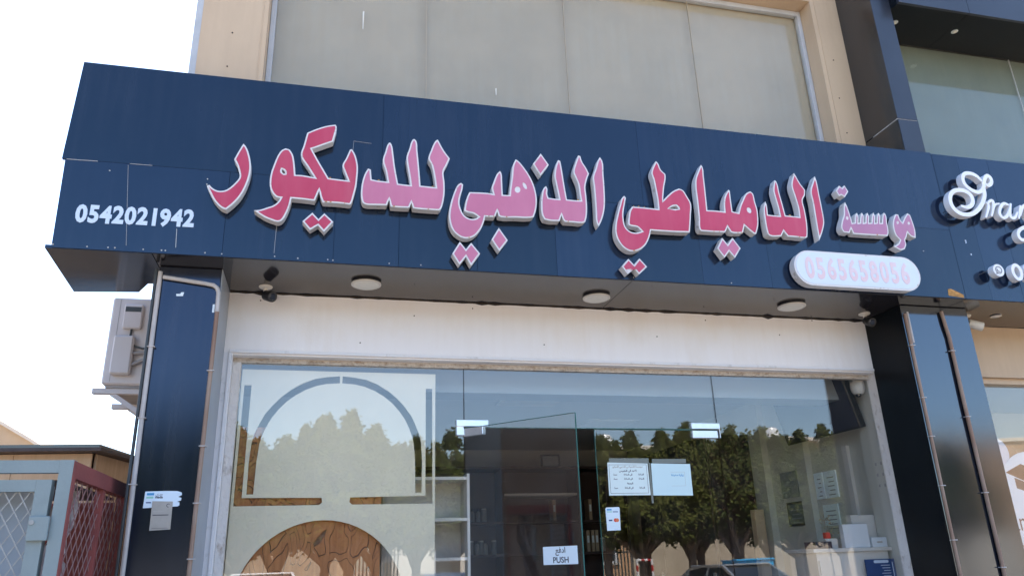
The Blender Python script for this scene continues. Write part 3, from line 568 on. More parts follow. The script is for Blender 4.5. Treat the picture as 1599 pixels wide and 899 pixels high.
def cctv(x, y, z, aim, body, label, ln=.075):
    t = thing('security_camera', label, 'camera', (x, y, z), 0, 'security cameras')
    MB().lathe([(.042, 0), (.042, -.006), (.034, -.012), (.014, -.016), (.013, -.045)], (0, 0, 0), n=20).build('mount', 'cctvw', t, True)
    a = Vector(aim).normalized(); p = Vector((0, 0, -.045)); e = p+Vector((a.x*.03, a.y*.03, -.022))
    MB().tube([(0, 0, -.04), p, e], .009).build('arm', 'cctvw', t, True)
    s = e-a*.02
    MB().tube([s, s+a*.004, s+a*ln, s+a*(ln+.004)], [.026, .033, .035, .032], 18).build('housing', body, t, True)
    MB().tube([s+a*(ln+.0035), s+a*(ln+.007)], [.022, .018], 16).build('lens', 'lens', t, True)
    return t
cctv(-.405, -.225, 3.2424, (.55, -.7, -.35), 'black', 'black bullet camera on white mount beside left pillar')
cctv(3.94, -.27, 3.2424, (-.1, -.8, -.4), 'black', 'black bullet camera against the right navy pillar')
cctv(4.8, -.33, 3.2424, (.7, -.35, -.32), 'cctvw', 'white bullet camera under the neighbouring fascia', .1)
dm = thing('dome_camera', 'white dome camera behind the glass in the top right corner', 'camera', (4.05, .095, 2.99))
MB().lathe([(.03, 0), (.03, -.185), (.05, -.185), (.052, -.199)], (0, 0, 0), n=24).build('mount', 'cctvw', dm, True)
MB().lathe([(.052, -.2), (.056, -.235), (.05, -.265), (.038, -.285), (.02, -.295)], (0, 0, 0), n=24).build('housing', 'shelfw', dm, True)
MB().lathe([(.02, -.29), (.018, -.306), (.008, -.312)], (-.012, -.012, 0), n=16).build('lens', 'lens', dm, True)

# ================================================================ conduits on the pillars
def conduit(label, pts, r, m, clips=(), n=10, name='conduit'):
    t = thing(name, label, 'conduit'); MB().tube(pts, r, n).build('pipe', m, t, True)
    for x, z in clips:
        MB().box(x-.02, x+.02, -.53, -.5005, z-.003, z+.003, bev=.001).build('clip', 'pvc', t)
    return t
conduit('grey pipe bending over the top of the left pillar', [(-.95, -.515, 3.168), (-.84, -.515, 3.155), (-.72, -.515, 3.14), (-.672, -.515, 3.132), (-.65, -.515, 3.115), (-.64, -.515, 3.085), (-.638, -.515, 2.97)], .013, 'pvc')
conduit('brown conduit running down the right edge of the left pillar', [(-.638, -.515, 2.969), (-.64, -.516, 2.2), (-.643, -.515, 1.4), (-.643, -.515, 0)], .012, 'brownpipe', [(-.638, z) for z in (2.62, 2.2, 1.9, 1.62, 1.1)])
conduit('grey conduit running down the left edge of the left pillar', [(-.968, -.515, 3.2), (-.965, -.516, 2.4), (-.957, -.515, 1.3), (-.955, -.515, 0)], .0125, 'pvc', [(-.965, z) for z in (2.75, 2.35, 2.0, 1.5, .9)])
conduit('thin dark conduit hugging the outer corner of the left pillar', [(-.992, -.506, 3.22), (-.99, -.507, 2.4), (-.986, -.506, 0)], .009, 'bars')
conduit('brown conduit on the left front corner of the right pillar', [(4.083, -.513, 3.17), (4.083, -.513, 2.98), (4.08, -.514, 2.0), (4.08, -.513, 0)], .0115, 'brownpipe', [(4.083, z) for z in (2.93, 2.55, 2.28, 1.95, 1.6)])
conduit('short grey conduit end at the top of the right pillar', [(4.108, -.512, 3.185), (4.107, -.512, 2.95)], .008, 'pvc')
conduit('brown cable conduit over the joint between the two pillars', [(4.405, -.514, 3.2), (4.412, -.516, 3.1), (4.425, -.514, 3.0), (4.42, -.516, 2.5), (4.425, -.514, 1.8), (4.42, -.515, 0)], .0135, 'brownpipe', [(4.42, z) for z in (2.9, 2.42, 1.9, 1.42)])

# ================================================================ neighbouring shop
NB = thing('neighbour_building', 'neighbouring dark clad shop building at the right with grey green windows', 'building')
MB().box(4.424, 4.65, -.5, -.1, 0, 3.24, bev=.004).build('pillar', 'pillar2', NB)
bx('header_wall', 'beige', NB, 4.651, 12, -.1, .1, 2.82, 3.2395)
bx('reveal_strip', 'beige', NB, 4.651, 12, -.06, .02, 2.775, 2.8195)
for a, b in ((4.484, 5.7), (5.703, 9), (9.003, 12)): MB().box(a, b, -.684, -.102, 3.2425, 3.262, bev=.002).build('soffit_panel', 'soffit', NB)
bx('pane', 'glass', NB, 4.651, 5.9, -.005, .005, .01, 2.7745); bx('pane', 'glass', NB, 5.906, 12, -.005, .005, .01, 2.7745)
bx('window_joint', 'silicone', NB, 5.901, 5.905, -.004, .004, .01, 2.7745)
bx('shop_backing', 'inwall', NB, 4.66, 11.99, 1.5, 1.6, 0, 3.2)
bx('interior_ceiling', 'inceil', NB, 4.66, 11.99, .11, 1.49, 2.85, 2.9)
# window print
pf = thing('window_print', 'white round graduation print on the neighbouring shop window', 'window print', (0, 0, 0))
circ = lambda cx, cz, r, n=28, a0=0, a1=2*math.pi: [(cx+math.cos(a0+(a1-a0)*k/n)*r, cz+math.sin(a0+(a1-a0)*k/n)*r) for k in range(n+1 if a1-a0 < 6.2 else n)]
MB().prism([(4.9, 1.2), (5.9, 1.2), (5.9, 1.9)]+circ(5.42, 1.92, .33, 20, -.3, math.pi+.1)+[(4.95, 1.7)], .006, .008).build('white_field', 'paper2', pf)
MB().prism(circ(5.13, 2.24, .12), .009, .011).build('balloon', 'pillface', pf); MB().prism(circ(5.26, 2.23, .07), .012, .0135).build('balloon', 'bookb', pf)
MB().prism([(5.17, 2.09), (5.33, 2.155), (5.5, 2.09), (5.34, 2.02)], .0052, .0058).build('cap_board', 'black', pf)
MB().prism([(5.24, 2.05), (5.34, 2.015), (5.44, 2.05), (5.44, 1.97), (5.34, 1.94), (5.24, 1.97)], .0052, .0058).build('cap_band', 'bars', pf)
text_mesh('am', .19, 'ink', (5.115, .0055, 1.66), pf, 'printed_text', sx=.8); text_mesh('a', .19, 'tan', (5.14, .0055, 1.47), pf, 'printed_text', sx=.8)
# neighbour upper storey
bx('upper_frame', 'greyclad', NB, 4.437, 4.63, -.5, .25, 3.3, 4.862); bx('upper_frame', 'greyclad', NB, 4.437, 4.63, -.498, .25, 4.87, 8.6)
bx('frame_side_panel', 'bronze', NB, 4.4332, 4.4366, -.497, -.1, 3.3, 4.86); bx('frame_side_panel', 'bronze', NB, 4.4332, 4.4366, -.497, -.1, 4.872, 8.6)
bx('frame_joint', 'pvc', NB, 4.432, 4.626, -.494, -.2, 4.8622, 4.8698)
bx('overhang_soffit', 'blackside', NB, 4.631, 5.36, -.572, -.1, 5.99, 6.02); bx('overhang_soffit', 'blackside', NB, 5.364, 8, -.572, -.1, 5.99, 6.02); bx('overhang_soffit', 'blackside', NB, 8.004, 12, -.572, -.1, 5.99, 6.02)
for a, b in ((4.631, 5.36), (5.364, 8), (8.004, 12)): bx('overhang_front', 'greyclad', NB, a, b, -.6, -.573, 5.988, 7.2)
bx('upper_wall', 'bronze', NB, 4.631, 12, -.1, .25, 6.03, 8.6)
bx('upper_window_film', 'film2', NB, 4.635, 11.9, -.08, -.06, 4.2, 5.989)
for a, b in ((4.632, 6.28), (6.286, 8), (8.006, 11.9)): bx('upper_pane', 'uglass', NB, a, b, -.1, -.092, 4.2, 5.989)
bx('upper_mullion', 'uframe', NB, 6.2805, 6.2855, -.101, -.0905, 4.2, 5.989)
bx('side_wall', 'bronze', NB, 12.001, 12.2, -.6, 10, 0, 8.6); bx('roof', 'cwhite', NB, 4.64, 12, .26, 10, 8.3, 8.5); bx('back_wall', 'beige', NB, 4.43, 12, 10.01, 10.2, 0, 8.6)
bx('floor_slab', 'white', NB, 4.64, 12, .26, 10, 3.3, 3.5)
for x, lab in ((4.78, 'small recessed spotlight nearest the neighbouring corner frame'), (5.42, 'small recessed spotlight farther right in the neighbouring overhang')):
    t = thing('spotlight', lab, 'light', (x, -.36, 5.99), 0, 'spotlights in the neighbouring overhang')
    MB().lathe([(.028, -.001), (.03, -.006), (.022, -.008)], (0, 0, 0), n=18).build('rim', 'chrome', t, True); MB().lathe([(.019, -.0085), (.012, -.011)], (0, 0, 0), n=14).build('lens_disc', 'lampw', t)
t = thing('spotlight', 'small recessed spotlight under the neighbouring ground floor fascia', 'light', (5.05, -.37, 3.242), 0, 'spotlights in the neighbouring overhang')
MB().lathe([(.04, -.001), (.042, -.006), (.032, -.008)], (0, 0, 0), n=18).build('rim', 'chrome', t, True); MB().lathe([(.028, -.0085), (.02, -.011)], (0, 0, 0), n=14).build('lens_disc', 'lampw', t)
# neighbour fascia
NF = thing('neighbour_sign_board', 'navy fascia of the neighbouring shop with white script letters', 'sign board')
nx = [4.482, 4.713, 5.0, 5.6, 6.6, 8, 10, 12]
for a, b in zip(nx, nx[1:]): fpanel(NF, [(a+G, ZB+.002), (b-G, ZB+.002), (b-G, 4.438), (a+G, 4.438)], FY+.001, FY+.02)
bx('frame_box', 'pillar', NF, 4.483, 11.99, FY+.0215, -.115, 3.2625, 4.42)
for x, z in ((4.6, 3.71), (4.6, 3.695), (4.62, 3.60), (4.55, 4.0)): MB().lathe([(.006, -.003), (.006, .001)], (x, FY+.001, z), 'Y', 8).build('screw', 'vinyl', NF)
# script letters: ribbons of rectangular section
NS = thing('script_sign_lettering', 'white raised script letters on the neighbouring navy fascia', 'sign')
def ribbon(pts, wd, y0, y1, parent, name='letter', closed=False, m='lwhite'):
    P = [Vector(p) for p in pts]; out = []
    n = len(P); seg = []
    def tan(k):
        if closed: return (P[(k+1) % n]-P[k-1]).normalized()
        return (P[min(k+1, n-1)]-P[max(k-1, 0)]).normalized()
    for i in range(n if closed else n-1):
        p1, p2 = P[i], P[(i+1) % n]; L = (p2-p1).length; t1, t2 = tan(i), tan((i+1) % n)
        for j in range(5):
            t = j/5; h = (2*t**3-3*t*t+1, t**3-2*t*t+t, -2*t**3+3*t*t, t**3-t*t); seg.append(p1*h[0]+t1*L*h[1]+p2*h[2]+t2*L*h[3])
    if not closed: seg.append(P[-1])
    N_ = len(seg); bm = bmesh.new(); rings = []
    for i, p in enumerate(seg):
        d = ((seg[(i+1) % N_]-seg[i-1]) if closed else (seg[min(i+1, N_-1)]-seg[max(i-1, 0)])).normalized(); q = Vector((-d.y, d.x))
        f = 1.0 if closed else min(1, .55+.45*min(i, N_-1-i)/6)
        a, b = p+q*wd/2*f, p-q*wd/2*f
        rings.append([bm.verts.new((a.x, y0, a.y)), bm.verts.new((b.x, y0, b.y)), bm.verts.new((b.x, y1, b.y)), bm.verts.new((a.x, y1, a.y))])
    for i in range(N_ if closed else N_-1):
        r1, r2 = rings[i], rings[(i+1) % N_]
        for k in range(4): bm.faces.new((r1[k], r1[(k+1) % 4], r2[(k+1) % 4], r2[k]))
    if not closed: bm.faces.new(rings[0]); bm.faces.new(rings[-1][::-1])
    bmesh.ops.recalc_face_normals(bm, faces=bm.faces[:])
    me = bpy.data.meshes.new(name); bm.to_mesh(me); bm.free(); return link(name, me, m, parent)
SY = FY-.09
s1 = ribbon([(4.83, 4.163), (4.85, 4.15), (4.885, 4.175), (4.89, 4.215), (4.865, 4.235), (4.83, 4.2), (4.80, 4.13), (4.75, 4.085), (4.69, 4.092), (4.64, 4.13), (4.625, 4.18), (4.65, 4.228), (4.71, 4.24), (4.765, 4.22), (4.80, 4.18)], .03, SY, SY+.05, NS)
ribbon([(4.803, 4.17), (4.795, 4.08), (4.755, 4.0), (4.69, 3.93), (4.62, 3.89), (4.53, 3.885), (4.47, 3.93), (4.46, 4.0), (4.495, 4.06), (4.56, 4.085), (4.63, 4.075), (4.665, 4.035), (4.655, 3.98), (4.605, 3.945), (4.545, 3.95)], .033, SY-.0012, SY+.049, NS)
ribbon([(4.745, 3.87), (4.79, 3.95), (4.80, 3.985), (4.785, 4.0)], .024, SY-.002, SY+.048, NS); ribbon([(4.79, 3.985), (4.84, 4.02), (4.845, 3.98), (4.80, 3.885)], .026, SY-.0032, SY+.047, NS); ribbon([(4.81, 3.905), (4.86, 3.985), (4.905, 4.0)], .018, SY-.0044, SY+.046, NS)
ribbon([(4.995, 3.995), (4.95, 4.005), (4.905, 3.965), (4.885, 3.91), (4.91, 3.882), (4.955, 3.91), (4.99, 3.965)], .025, SY-.0012, SY+.05, NS); ribbon([(5.015, 4.01), (4.985, 3.94), (4.98, 3.895), (5.01, 3.888), (5.055, 3.94)], .025, SY-.0024, SY+.049, NS)
ribbon([(5.05, 3.885), (5.08, 3.95), (5.10, 4.0)], .025, SY-.0036, SY+.05, NS); ribbon([(5.07, 3.91), (5.12, 3.99), (5.16, 4.0), (5.15, 3.93), (5.17, 3.88)], .025, SY-.0048, SY+.05, NS); ribbon([(5.24, 4.0), (5.2, 3.94), (5.23, 3.88), (5.3, 3.95)], .025, SY-.006, SY+.05, NS)
ribbon([(5.16, 3.84), (5.09, 3.82), (5.03, 3.79), (5.005, 3.745), (5.03, 3.71), (5.1, 3.73), (5.18, 3.8)], .027, SY, SY+.05, NS)
for x, z in ((4.66, 4.16), (4.5, 3.95), (4.6, 3.9), (4.9, 3.93), (5.0, 3.91)): MB().tube([(x, SY+.045, z), (x, FY, z)], .004, 8).build('standoff_pin', 'chrome', NS)
IC = thing('phone_icon_sign', 'round white telephone icon with raised white digit beside it', 'sign')
MB().lathe([(.048, 0), (.048, .05), (.045, .05)], (4.735, SY, 3.447), 'Y', 32).build('disc', 'lwhite', IC, False)
ribbon([(4.735+math.cos(t)*.026, 3.449+math.sin(t)*.026) for t in [k*2*math.pi/16 for k in range(16)]], .005, SY-.0015, SY+.001, IC, 'ring', True, 'ink')
ribbon([(4.722, 3.461), (4.722, 3.447), (4.733, 3.437), (4.748, 3.436)], .007, SY-.0015, SY+.001, IC, 'handset', False, 'ink')
ribbon([(4.716, 3.428), (4.708, 3.419), (4.722, 3.424)], .005, SY-.0015, SY+.001, IC, 'ring_tail', False, 'ink')
ribbon([(4.90+math.cos(t)*.037, 3.443+math.sin(t)*.055) for t in [k*2*math.pi/18 for k in range(18)]], .026, SY, SY+.05, IC, 'digit', True)
ribbon([(5.03, 3.50), (4.99, 3.50), (4.985, 3.455), (5.03, 3.455), (5.03, 3.40), (4.98, 3.395)], .024, SY, SY+.05, IC, 'digit')
MB().tube([(4.69, SY+.045, 3.46), (4.69, FY, 3.46)], .004, 8).build('standoff_pin', 'chrome', IC)
# ================================================================ papers and stickers
def sheet(parent, name, pts, y, m, th=.0012): return MB().prism(pts, y-th, y).build(name, m, parent)
def rectp(x0, x1, z0, z1): return [(x0, z0), (x1, z0), (x1, z1), (x0, z1)]
GY = -.0055
n1 = thing('paper_notice', 'white opening hours notice on the closed glass door', 'notice', group='notices on the door')
sheet(n1, 'sleeve', rectp(1.90, 2.19, 2.165, 2.20), GY, 'clear', .0006)
sheet(n1, 'page', [(1.883, 1.954), (2.183, 1.953), (2.18, 2.164), (1.886, 2.172)], GY, 'paper')
for q in (rectp(1.897, 2.168, 1.967, 1.969), rectp(1.897, 2.168, 2.155, 2.157), rectp(1.895, 1.897, 1.967, 2.157), rectp(2.168, 2.17, 1.967, 2.157)): sheet(n1, 'border', q, GY-.0013, 'ink', .0004)
def ar(body, size, x, z, parent, m='ink', y=GY-.0015, sx=1): text_mesh(body, size, m, (x, y, z), parent, 'printed_text', bold=.0006, align='CENTER', sx=sx)
ar('ﺭﻮﻜﻳﺪﻠﻟ ﻲﺒﻫﺬﻟﺍ ﻲﻃﺎﻴﻣﺪﻟﺍ ﺔﺴﺳﻮﻣ', .017, 2.03, 2.138, n1, 'tan'); ar('ﺲﻴﻤﺨﻟﺍ ﻰﻟﺍ ﺪﺣﻻﺍ', .018, 2.03, 2.11, n1)
for z in (2.086, 2.058, 1.998):
    ar('ﺀﺎﺴﻣ', .015, 1.935, z, n1); ar('ﺔﻋﺎﺴﻟﺍ ﻰﻟﺍ', .015, 2.03, z, n1); ar('ﺔﻋﺎﺴﻟﺍ', .015, 2.125, z, n1)
ar('ﺔﻌﻤﺠﻟﺍ', .016, 2.04, 2.027, n1)
n2 = thing('paper_notice', 'white notice with pale blue print on the closed glass door', 'notice', group='notices on the door')
sheet(n2, 'sleeve', rectp(2.215, 2.47, 2.166, 2.195), GY, 'clear', .0006); sheet(n2, 'sleeve', rectp(2.186, 2.20, 1.9, 2.168), GY, 'clear', .0006)
sheet(n2, 'page', [(2.202, 1.951), (2.496, 1.947), (2.498, 2.16), (2.205, 2.165)], GY, 'aqua')
for q in (rectp(2.345, 2.45, 2.012, 2.013), rectp(2.345, 2.45, 2.105, 2.106), rectp(2.449, 2.45, 2.012, 2.106)): sheet(n2, 'border', q, GY-.0013, 'tan', .0004)
ar('ﺓﺪﻴﻌﺳ ﺓﺭﺎﻳﺯ', .02, 2.395, 2.08, n2, 'bluepr')
n3 = thing('payment_sticker', 'small white payment sticker low on the closed glass door', 'sticker')
sheet(n3, 'page', [(1.852, 1.729), (1.946, 1.731), (1.95, 1.874), (1.945, 1.879), (1.857, 1.877), (1.849, 1.868)], GY, 'paper2')
sheet(n3, 'logo_bar', rectp(1.858, 1.892, 1.858, 1.867), GY-.0013, 'bluepr', .0004); sheet(n3, 'logo_bar', rectp(1.858, 1.895, 1.846, 1.852), GY-.0013, 'greenpr', .0004); sheet(n3, 'logo_bar', rectp(1.9, 1.936, 1.846, 1.851), GY-.0013, 'panelblue', .0004)
sheet(n3, 'disc', circ(1.915, 1.795, .012, 16), GY-.0013, 'red', .0004); sheet(n3, 'disc', circ(1.927, 1.795, .012, 16), GY-.0018, 'orange', .0004)
sheet(n3, 'logo_bar', rectp(1.868, 1.892, 1.79, 1.799), GY-.0013, 'panelblue', .0004)
n4 = thing('push_sign', 'white PUSH sign on the open glass door', 'sign', (.906, 0, 0), math.atan2(-.603, .567))
U = .567/.8277
def leafx(px): return px
sheet(n4, 'page', rectp(.567, .797, 1.532, 1.632), -.0055, 'paper2')
text_mesh('PUSH', .045, 'ink', (.685, -.0068, 1.542), n4, 'printed_text', bold=.001, align='CENTER'); text_mesh('ﻊﻓﺩﺍ', .04, 'ink', (.685, -.0068, 1.597), n4, 'printed_text', bold=.001, align='CENTER')
PY = -.5005
n5 = thing('network_sticker', 'torn white sticker with blue and green bars on the left pillar', 'sticker')
sheet(n5, 'page', [(-.905, 1.88), (-.80, 1.885), (-.735, 1.887), (-.727, 1.893), (-.728, 1.907), (-.74, 1.912), (-.722, 1.917), (-.721, 1.93), (-.737, 1.936), (-.72, 1.945), (-.722, 1.958), (-.745, 1.966), (-.80, 1.967), (-.903, 1.965)], PY, 'paper2')
sheet(n5, 'logo_bar', rectp(-.893, -.858, 1.945, 1.957), PY-.0013, 'bluepr', .0004); sheet(n5, 'logo_bar', rectp(-.894, -.86, 1.929, 1.939), PY-.0013, 'greenpr', .0004)
text_mesh('مدى'[::-1], .02, 'ink', (-.85, PY-.0015, 1.944), n5, 'printed_text'); text_mesh('mada', .018, 'ink', (-.852, PY-.0015, 1.93), n5, 'printed_text', bold=.0007); sheet(n5, 'printed_line', rectp(-.893, -.868, 1.905, 1.911), PY-.0013, 'panelblue', .0004)
n6 = thing('pillar_notice', 'beige notice card fixed to the left pillar over the torn sticker', 'notice')
sheet(n6, 'page', [(-.86, 1.766), (-.758, 1.771), (-.761, 1.912), (-.862, 1.915)], PY-.003, 'tan')
sheet(n6, 'printed_line', rectp(-.853, -.775, 1.842, 1.846), PY-.0045, 'ink', .0004); sheet(n6, 'printed_line', rectp(-.853, -.8, 1.862, 1.864), PY-.0045, 'pvc', .0004); sheet(n6, 'printed_line', rectp(-.85, -.768, 1.777, 1.7785), PY-.0045, 'ink', .0004)
ribbon([(-.781+math.cos(a)*.008, 1.892+math.sin(a)*.008) for a in [R(40+28*k) for k in range(10)]], .003, PY-.0048, PY-.0042, n6, 'logo', False, 'ink')
n7 = thing('sticker_residue', 'scrap of white tape high on the left pillar', 'sticker')
sheet(n7, 'scrap', [(-.87, 3.06), (-.835, 3.062), (-.83, 3.085), (-.845, 3.085), (-.85, 3.075), (-.872, 3.073)], PY, 'paper2')
n8 = thing('sticker_residue', 'small white label beside the conduit high on the left pillar', 'sticker')
sheet(n8, 'scrap', rectp(-.667, -.655, 2.97, 3.02), PY, 'paper2')

# ================================================================ goods behind the glass
cb = thing('cut_panel', 'cream decorative panel with arch and circle cutouts behind the left glass', 'panel')
arcL = [(.084, 2.741), (-.002, 2.732), (-.07, 2.72), (-.145, 2.69), (-.219, 2.645), (-.28, 2.594), (-.33, 2.539), (-.37, 2.485), (-.399, 2.424), (-.425, 2.36), (-.437, 2.304), (-.444, 2.19), (-.442, 1.992), (-.402, 1.992), (-.398, 2.19), (-.389, 2.296), (-.378, 2.345), (-.358, 2.4), (-.328, 2.46), (-.289, 2.515), (-.245, 2.564), (-.192, 2.607), (-.13, 2.645), (-.06, 2.673), (.001, 2.687), (.086, 2.693)]
LL = [(-.509, 2.668), (-.465, 2.669), (-.467, 1.972), (.006, 1.968), (.01, 1.939), (-.008, 1.924), (-.513, 1.923)]
mx_ = lambda p: [(.186-a, b) for a, b in p][::-1]
ci = circ(.023, 1.326, .508, 60)
o = MB().prism([(-.528, .35), (.712, .35), (.716, 2.769), (-.528, 2.772)], .05, .064, [arcL, LL, mx_(arcL), mx_(LL), ci]).build('board', 'cream', cb)
cb['label'] = 'cream decorative panel with arch and circle cutouts behind the left glass'
wp = tag(bx('carved_wood_panel', 'wood', None, -.53, .377, .085, .103, .3, 2.407), 'brown carved wood panel behind the cream cutout panel', 'panel')
# white shelf unit
sh = thing('shelf_unit', 'white open shelf unit behind the glass left of the door', 'shelf')
x0, x1, y0, y1 = .40, .985, .28, .55
bx('side_panel', 'shelfw', sh, x1-.018, x1, y0, y1, .02, 2.135); bx('side_panel', 'shelfw', sh, x0, x0+.018, y0, y1, .02, 2.135)
bx('back_panel', 'shelfw', sh, x0+.0185, x1-.0185, y1-.012, y1-.001, .02, 2.13)
for z in (2.115, 1.845, 1.595, 1.33, 1.06, .79, .5, .1): bx('shelf_board', 'shelfw', sh, x0+.0185, x1-.0185, y0+.003, y1-.0125, z-.02, z)
# dark cabinet at the back
cbn = thing('display_cabinet', 'dark brown display cabinet along the back wall inside the shop', 'cabinet')
cx0, cx1, cy0, cy1, ct = .2, 3.6, 3.95, 4.35, 2.62
bx('back_panel', 'brown', cbn, cx0, cx1, cy1-.015, cy1, .02, ct)
bx('top_board', 'brown', cbn, cx0, cx1, cy0, cy1-.016, ct-.03, ct)
cxs = [cx0, 1.05, 2.05, 2.97, cx1-.03]
for x in cxs: bx('divider', 'brown', cbn, x, x+.03, cy0+.002, cy1-.016, .02, ct-.031)
for a, b in zip(cxs, cxs[1:]):
    for z in (2.0, 1.645, 1.28, .9, .5): bx('shelf_board', 'brown', cbn, a+.0305, b-.0005, cy0+.004, cy1-.016, z-.025, z)
bx('shelf_board', 'shelfw', cbn, 2.081, 2.969, cy0-.002, cy1-.016, 2.285, 2.31)
bt = []
for i, (x, z, k) in enumerate([(1.72, 2.0, 0), (1.79, 2.0, 0), (1.86, 2.0, 1), (1.70, 1.645, 1), (1.77, 1.645, 0), (1.82, 1.645, 1), (1.87, 1.645, 0), (1.97, 1.645, 1), (3.1, 1.645, 2), (3.16, 1.645, 2), (3.21, 1.645, 2), (3.3, 1.645, 1), (3.15, 2.0, 2), (2.7, 2.0, 2)]):
    lab = ['pale bottle %s', 'grey canister %s', 'buff box file %s'][k] % ['at the left end of the upper cabinet shelf', 'second on the upper cabinet shelf', 'third on the upper cabinet shelf', 'leftmost on the lower cabinet shelf', 'second on the lower cabinet shelf', 'third on the lower cabinet shelf', 'fourth on the lower cabinet shelf', 'standing apart on the lower cabinet shelf', 'first at the right end of the cabinet', 'second at the right end of the cabinet', 'third at the right end of the cabinet', 'last at the right end of the cabinet', 'upper right in the dark cabinet', 'below the white shelf of the cabinet'][i]
    t = thing('cabinet_item', lab, ['bottle', 'canister', 'file'][k], (x, 4.08, z), 0, 'goods in the dark cabinet')
    if k == 0:
        MB().lathe([(.026, 0), (.027, .01), (.027, .10), (.012, .125)], (0, 0, 0), n=14).build('bottle_body', 'bottle', t, True); MB().lathe([(.013, .126), (.013, .15)], (0, 0, 0), n=12).build('cap', 'bookd', t)
    elif k == 1:
        MB().lathe([(.028, 0), (.03, .005), (.03, .14)], (0, 0, 0), n=14).build('can_body', 'bottle', t, True); MB().lathe([(.031, .1405), (.028, .155)], (0, 0, 0), n=14).build('lid', 'shelfw', t)
    else:
        MB().box(-.02, .02, -.06, .1, 0, .24, bev=.003).build('file_case', 'bookb', t); bx('spine_label', 'paper', t, -.012, .012, -.0625, -.0605, .1, .18)
tc_ = thing('tall_cabinet', 'dark brown tall cabinet along the right wall inside the shop', 'cabinet')
bx('side_panel', 'brown', tc_, 3.74, 4.198, 2.05, 2.08, .02, 2.7); bx('side_panel', 'brown', tc_, 3.74, 4.198, 3.87, 3.9, .02, 2.7); bx('top_board', 'brown', tc_, 3.74, 4.198, 2.081, 3.869, 2.67, 2.7)
for i in range(3): bx('cabinet_door', 'brown', tc_, 3.72, 3.742, 2.083+.597*i, 2.675+.597*i, .04, 2.665); bx('handle', 'chrome', tc_, 3.70, 3.7195, 2.15+.597*i, 2.16+.597*i, 1.2, 1.4)
fr = thing('picture_frame', 'small dark picture frame standing on top of the cabinet', 'picture frame', (2.7, 4.1, 2.62))
for b in ((-.12, .12, 0, .02), (-.12, .12, .14, .16), (-.12, -.1, .02, .14), (.1, .12, .02, .14)): bx('frame_bar', 'black', fr, b[0], b[1], -.01, .01, b[2]+.001, b[3])
bx('picture', 'bottle', fr, -.0995, .0995, -.002, .004, .0215, .1395)
# ceiling panel lamps (unlit)
for i, (x, y, l) in enumerate(((1.9, 1.9, 'square ceiling panel nearest the shop door'), (3.1, 3.2, 'square ceiling panel deeper inside at the right'))):
    t = thing('ceiling_panel', l, 'ceiling panel', (x, y, 3.0), 0, 'ceiling panels inside the shop')
    MB().box(-.3, .3, -.3, .3, -.012, -.001, bev=.003).build('panel_frame', 'shelfw', t); bx('diffuser', 'lampw', t, -.27, .27, -.27, .27, -.0165, -.0125)
# television
tv = thing('television', 'black flat television hung high on the right wall inside', 'television', (4.0, .62, 2.71), 0)
tv.rotation_euler = (0, R(-14), R(2))
MB().box(-.03, .03, -.48, .48, -.26, .29, bev=.006).build('casing', 'black', tv); bx('screen', 'bookd', tv, -.0325, -.0303, -.465, .465, -.245, .275)
MB().box(.031, .12, -.08, .08, -.06, .1, bev=.004).build('wall_bracket', 'bars', tv)
# counter at the right with boxes
ct_ = thing('counter', 'white high counter against the right wall inside the glass', 'counter')
MB().box(3.46, 4.117, .13, .5, 1.548, 1.575, bev=.003).build('top_board', 'shelfw', ct_); bx('body', 'shelfw', ct_, 3.49, 4.09, .15, .49, .016, 1.5475)
for z in (1.40, 1.2, 1.0): bx('drawer_front', 'shelfw', ct_, 3.5, 3.83, .138, .1495, z-.09, z+.095)
po = thing('blue_poster', 'royal blue poster with white text on the counter front', 'poster')
bx('sheet', 'panelblue', po, 3.86, 4.105, .118, .1265, 1.15, 1.492); MB().prism(stadium(3.93, 4.055, 1.465, 1.485, 6), .1165, .1178).build('title_bar', 'vinyl', po)
for k in range(6): bx('printed_line', 'vinyl', po, 3.985+.01*(k % 3), 4.06, .1165, .1178, 1.447-.018*k, 1.451-.018*k)
bx('printed_line', 'vinyl', po, 4.082, 4.087, .1165, .1178, 1.2, 1.47)
def carton(label, x, y, z, w_, d_, h_, rz=0, lines=True, m='box_w'):
    t = thing('carton', label, 'box', (x, y, z), rz, 'cartons on the counter')
    MB().box(-w_/2, w_/2, -d_/2, d_/2, 0, h_, bev=.002).build('box_body', m, t)
    if lines: bx('print_label', 'tan', t, -w_*.18, w_*.18, -d_/2-.0012, -d_/2-.0003, h_*.42, h_*.58)
    return t
carton('small white carton at the right end of the counter', 4.045, .21, 1.5755, .13, .1, .068)
carton('large white box resting on the small carton', 4.02, .30, 1.6445, .22, .06, .165, R(4), False, 'shelfw')
carton('flat white carton under the large white box', 4.015, .30, 1.5755, .17, .05, .068, 0, False)
carton('white upright carton at the middle of the counter', 3.87, .2, 1.5755, .2, .05, .165, R(-5), False)
carton('dark tray at the left end of the counter', 3.62, .3, 1.5755, .14, .14, .05, 0, False, 'bookd')
rb = thing('red_cube', 'small red box on a white stack behind the counter glass', 'box', (3.72, .32, 1.5755))
MB().box(-.05, .05, -.05, .05, 0, .07, bev=.003).build('base_box', 'shelfw', rb); MB().box(-.02, .02, -.02, .02, .0705, .115, bev=.003).build('red_top', 'red', rb)
pp = thing('dried_plant', 'dry brown plant in a pot on the counter', 'plant', (3.80, .4, 1.5755))
MB().lathe([(.035, 0), (.045, .06), (.04, .06)], (0, 0, 0), n=16).build('pot', 'brown', pp, True)
rn = random.Random(3); mbp = MB()
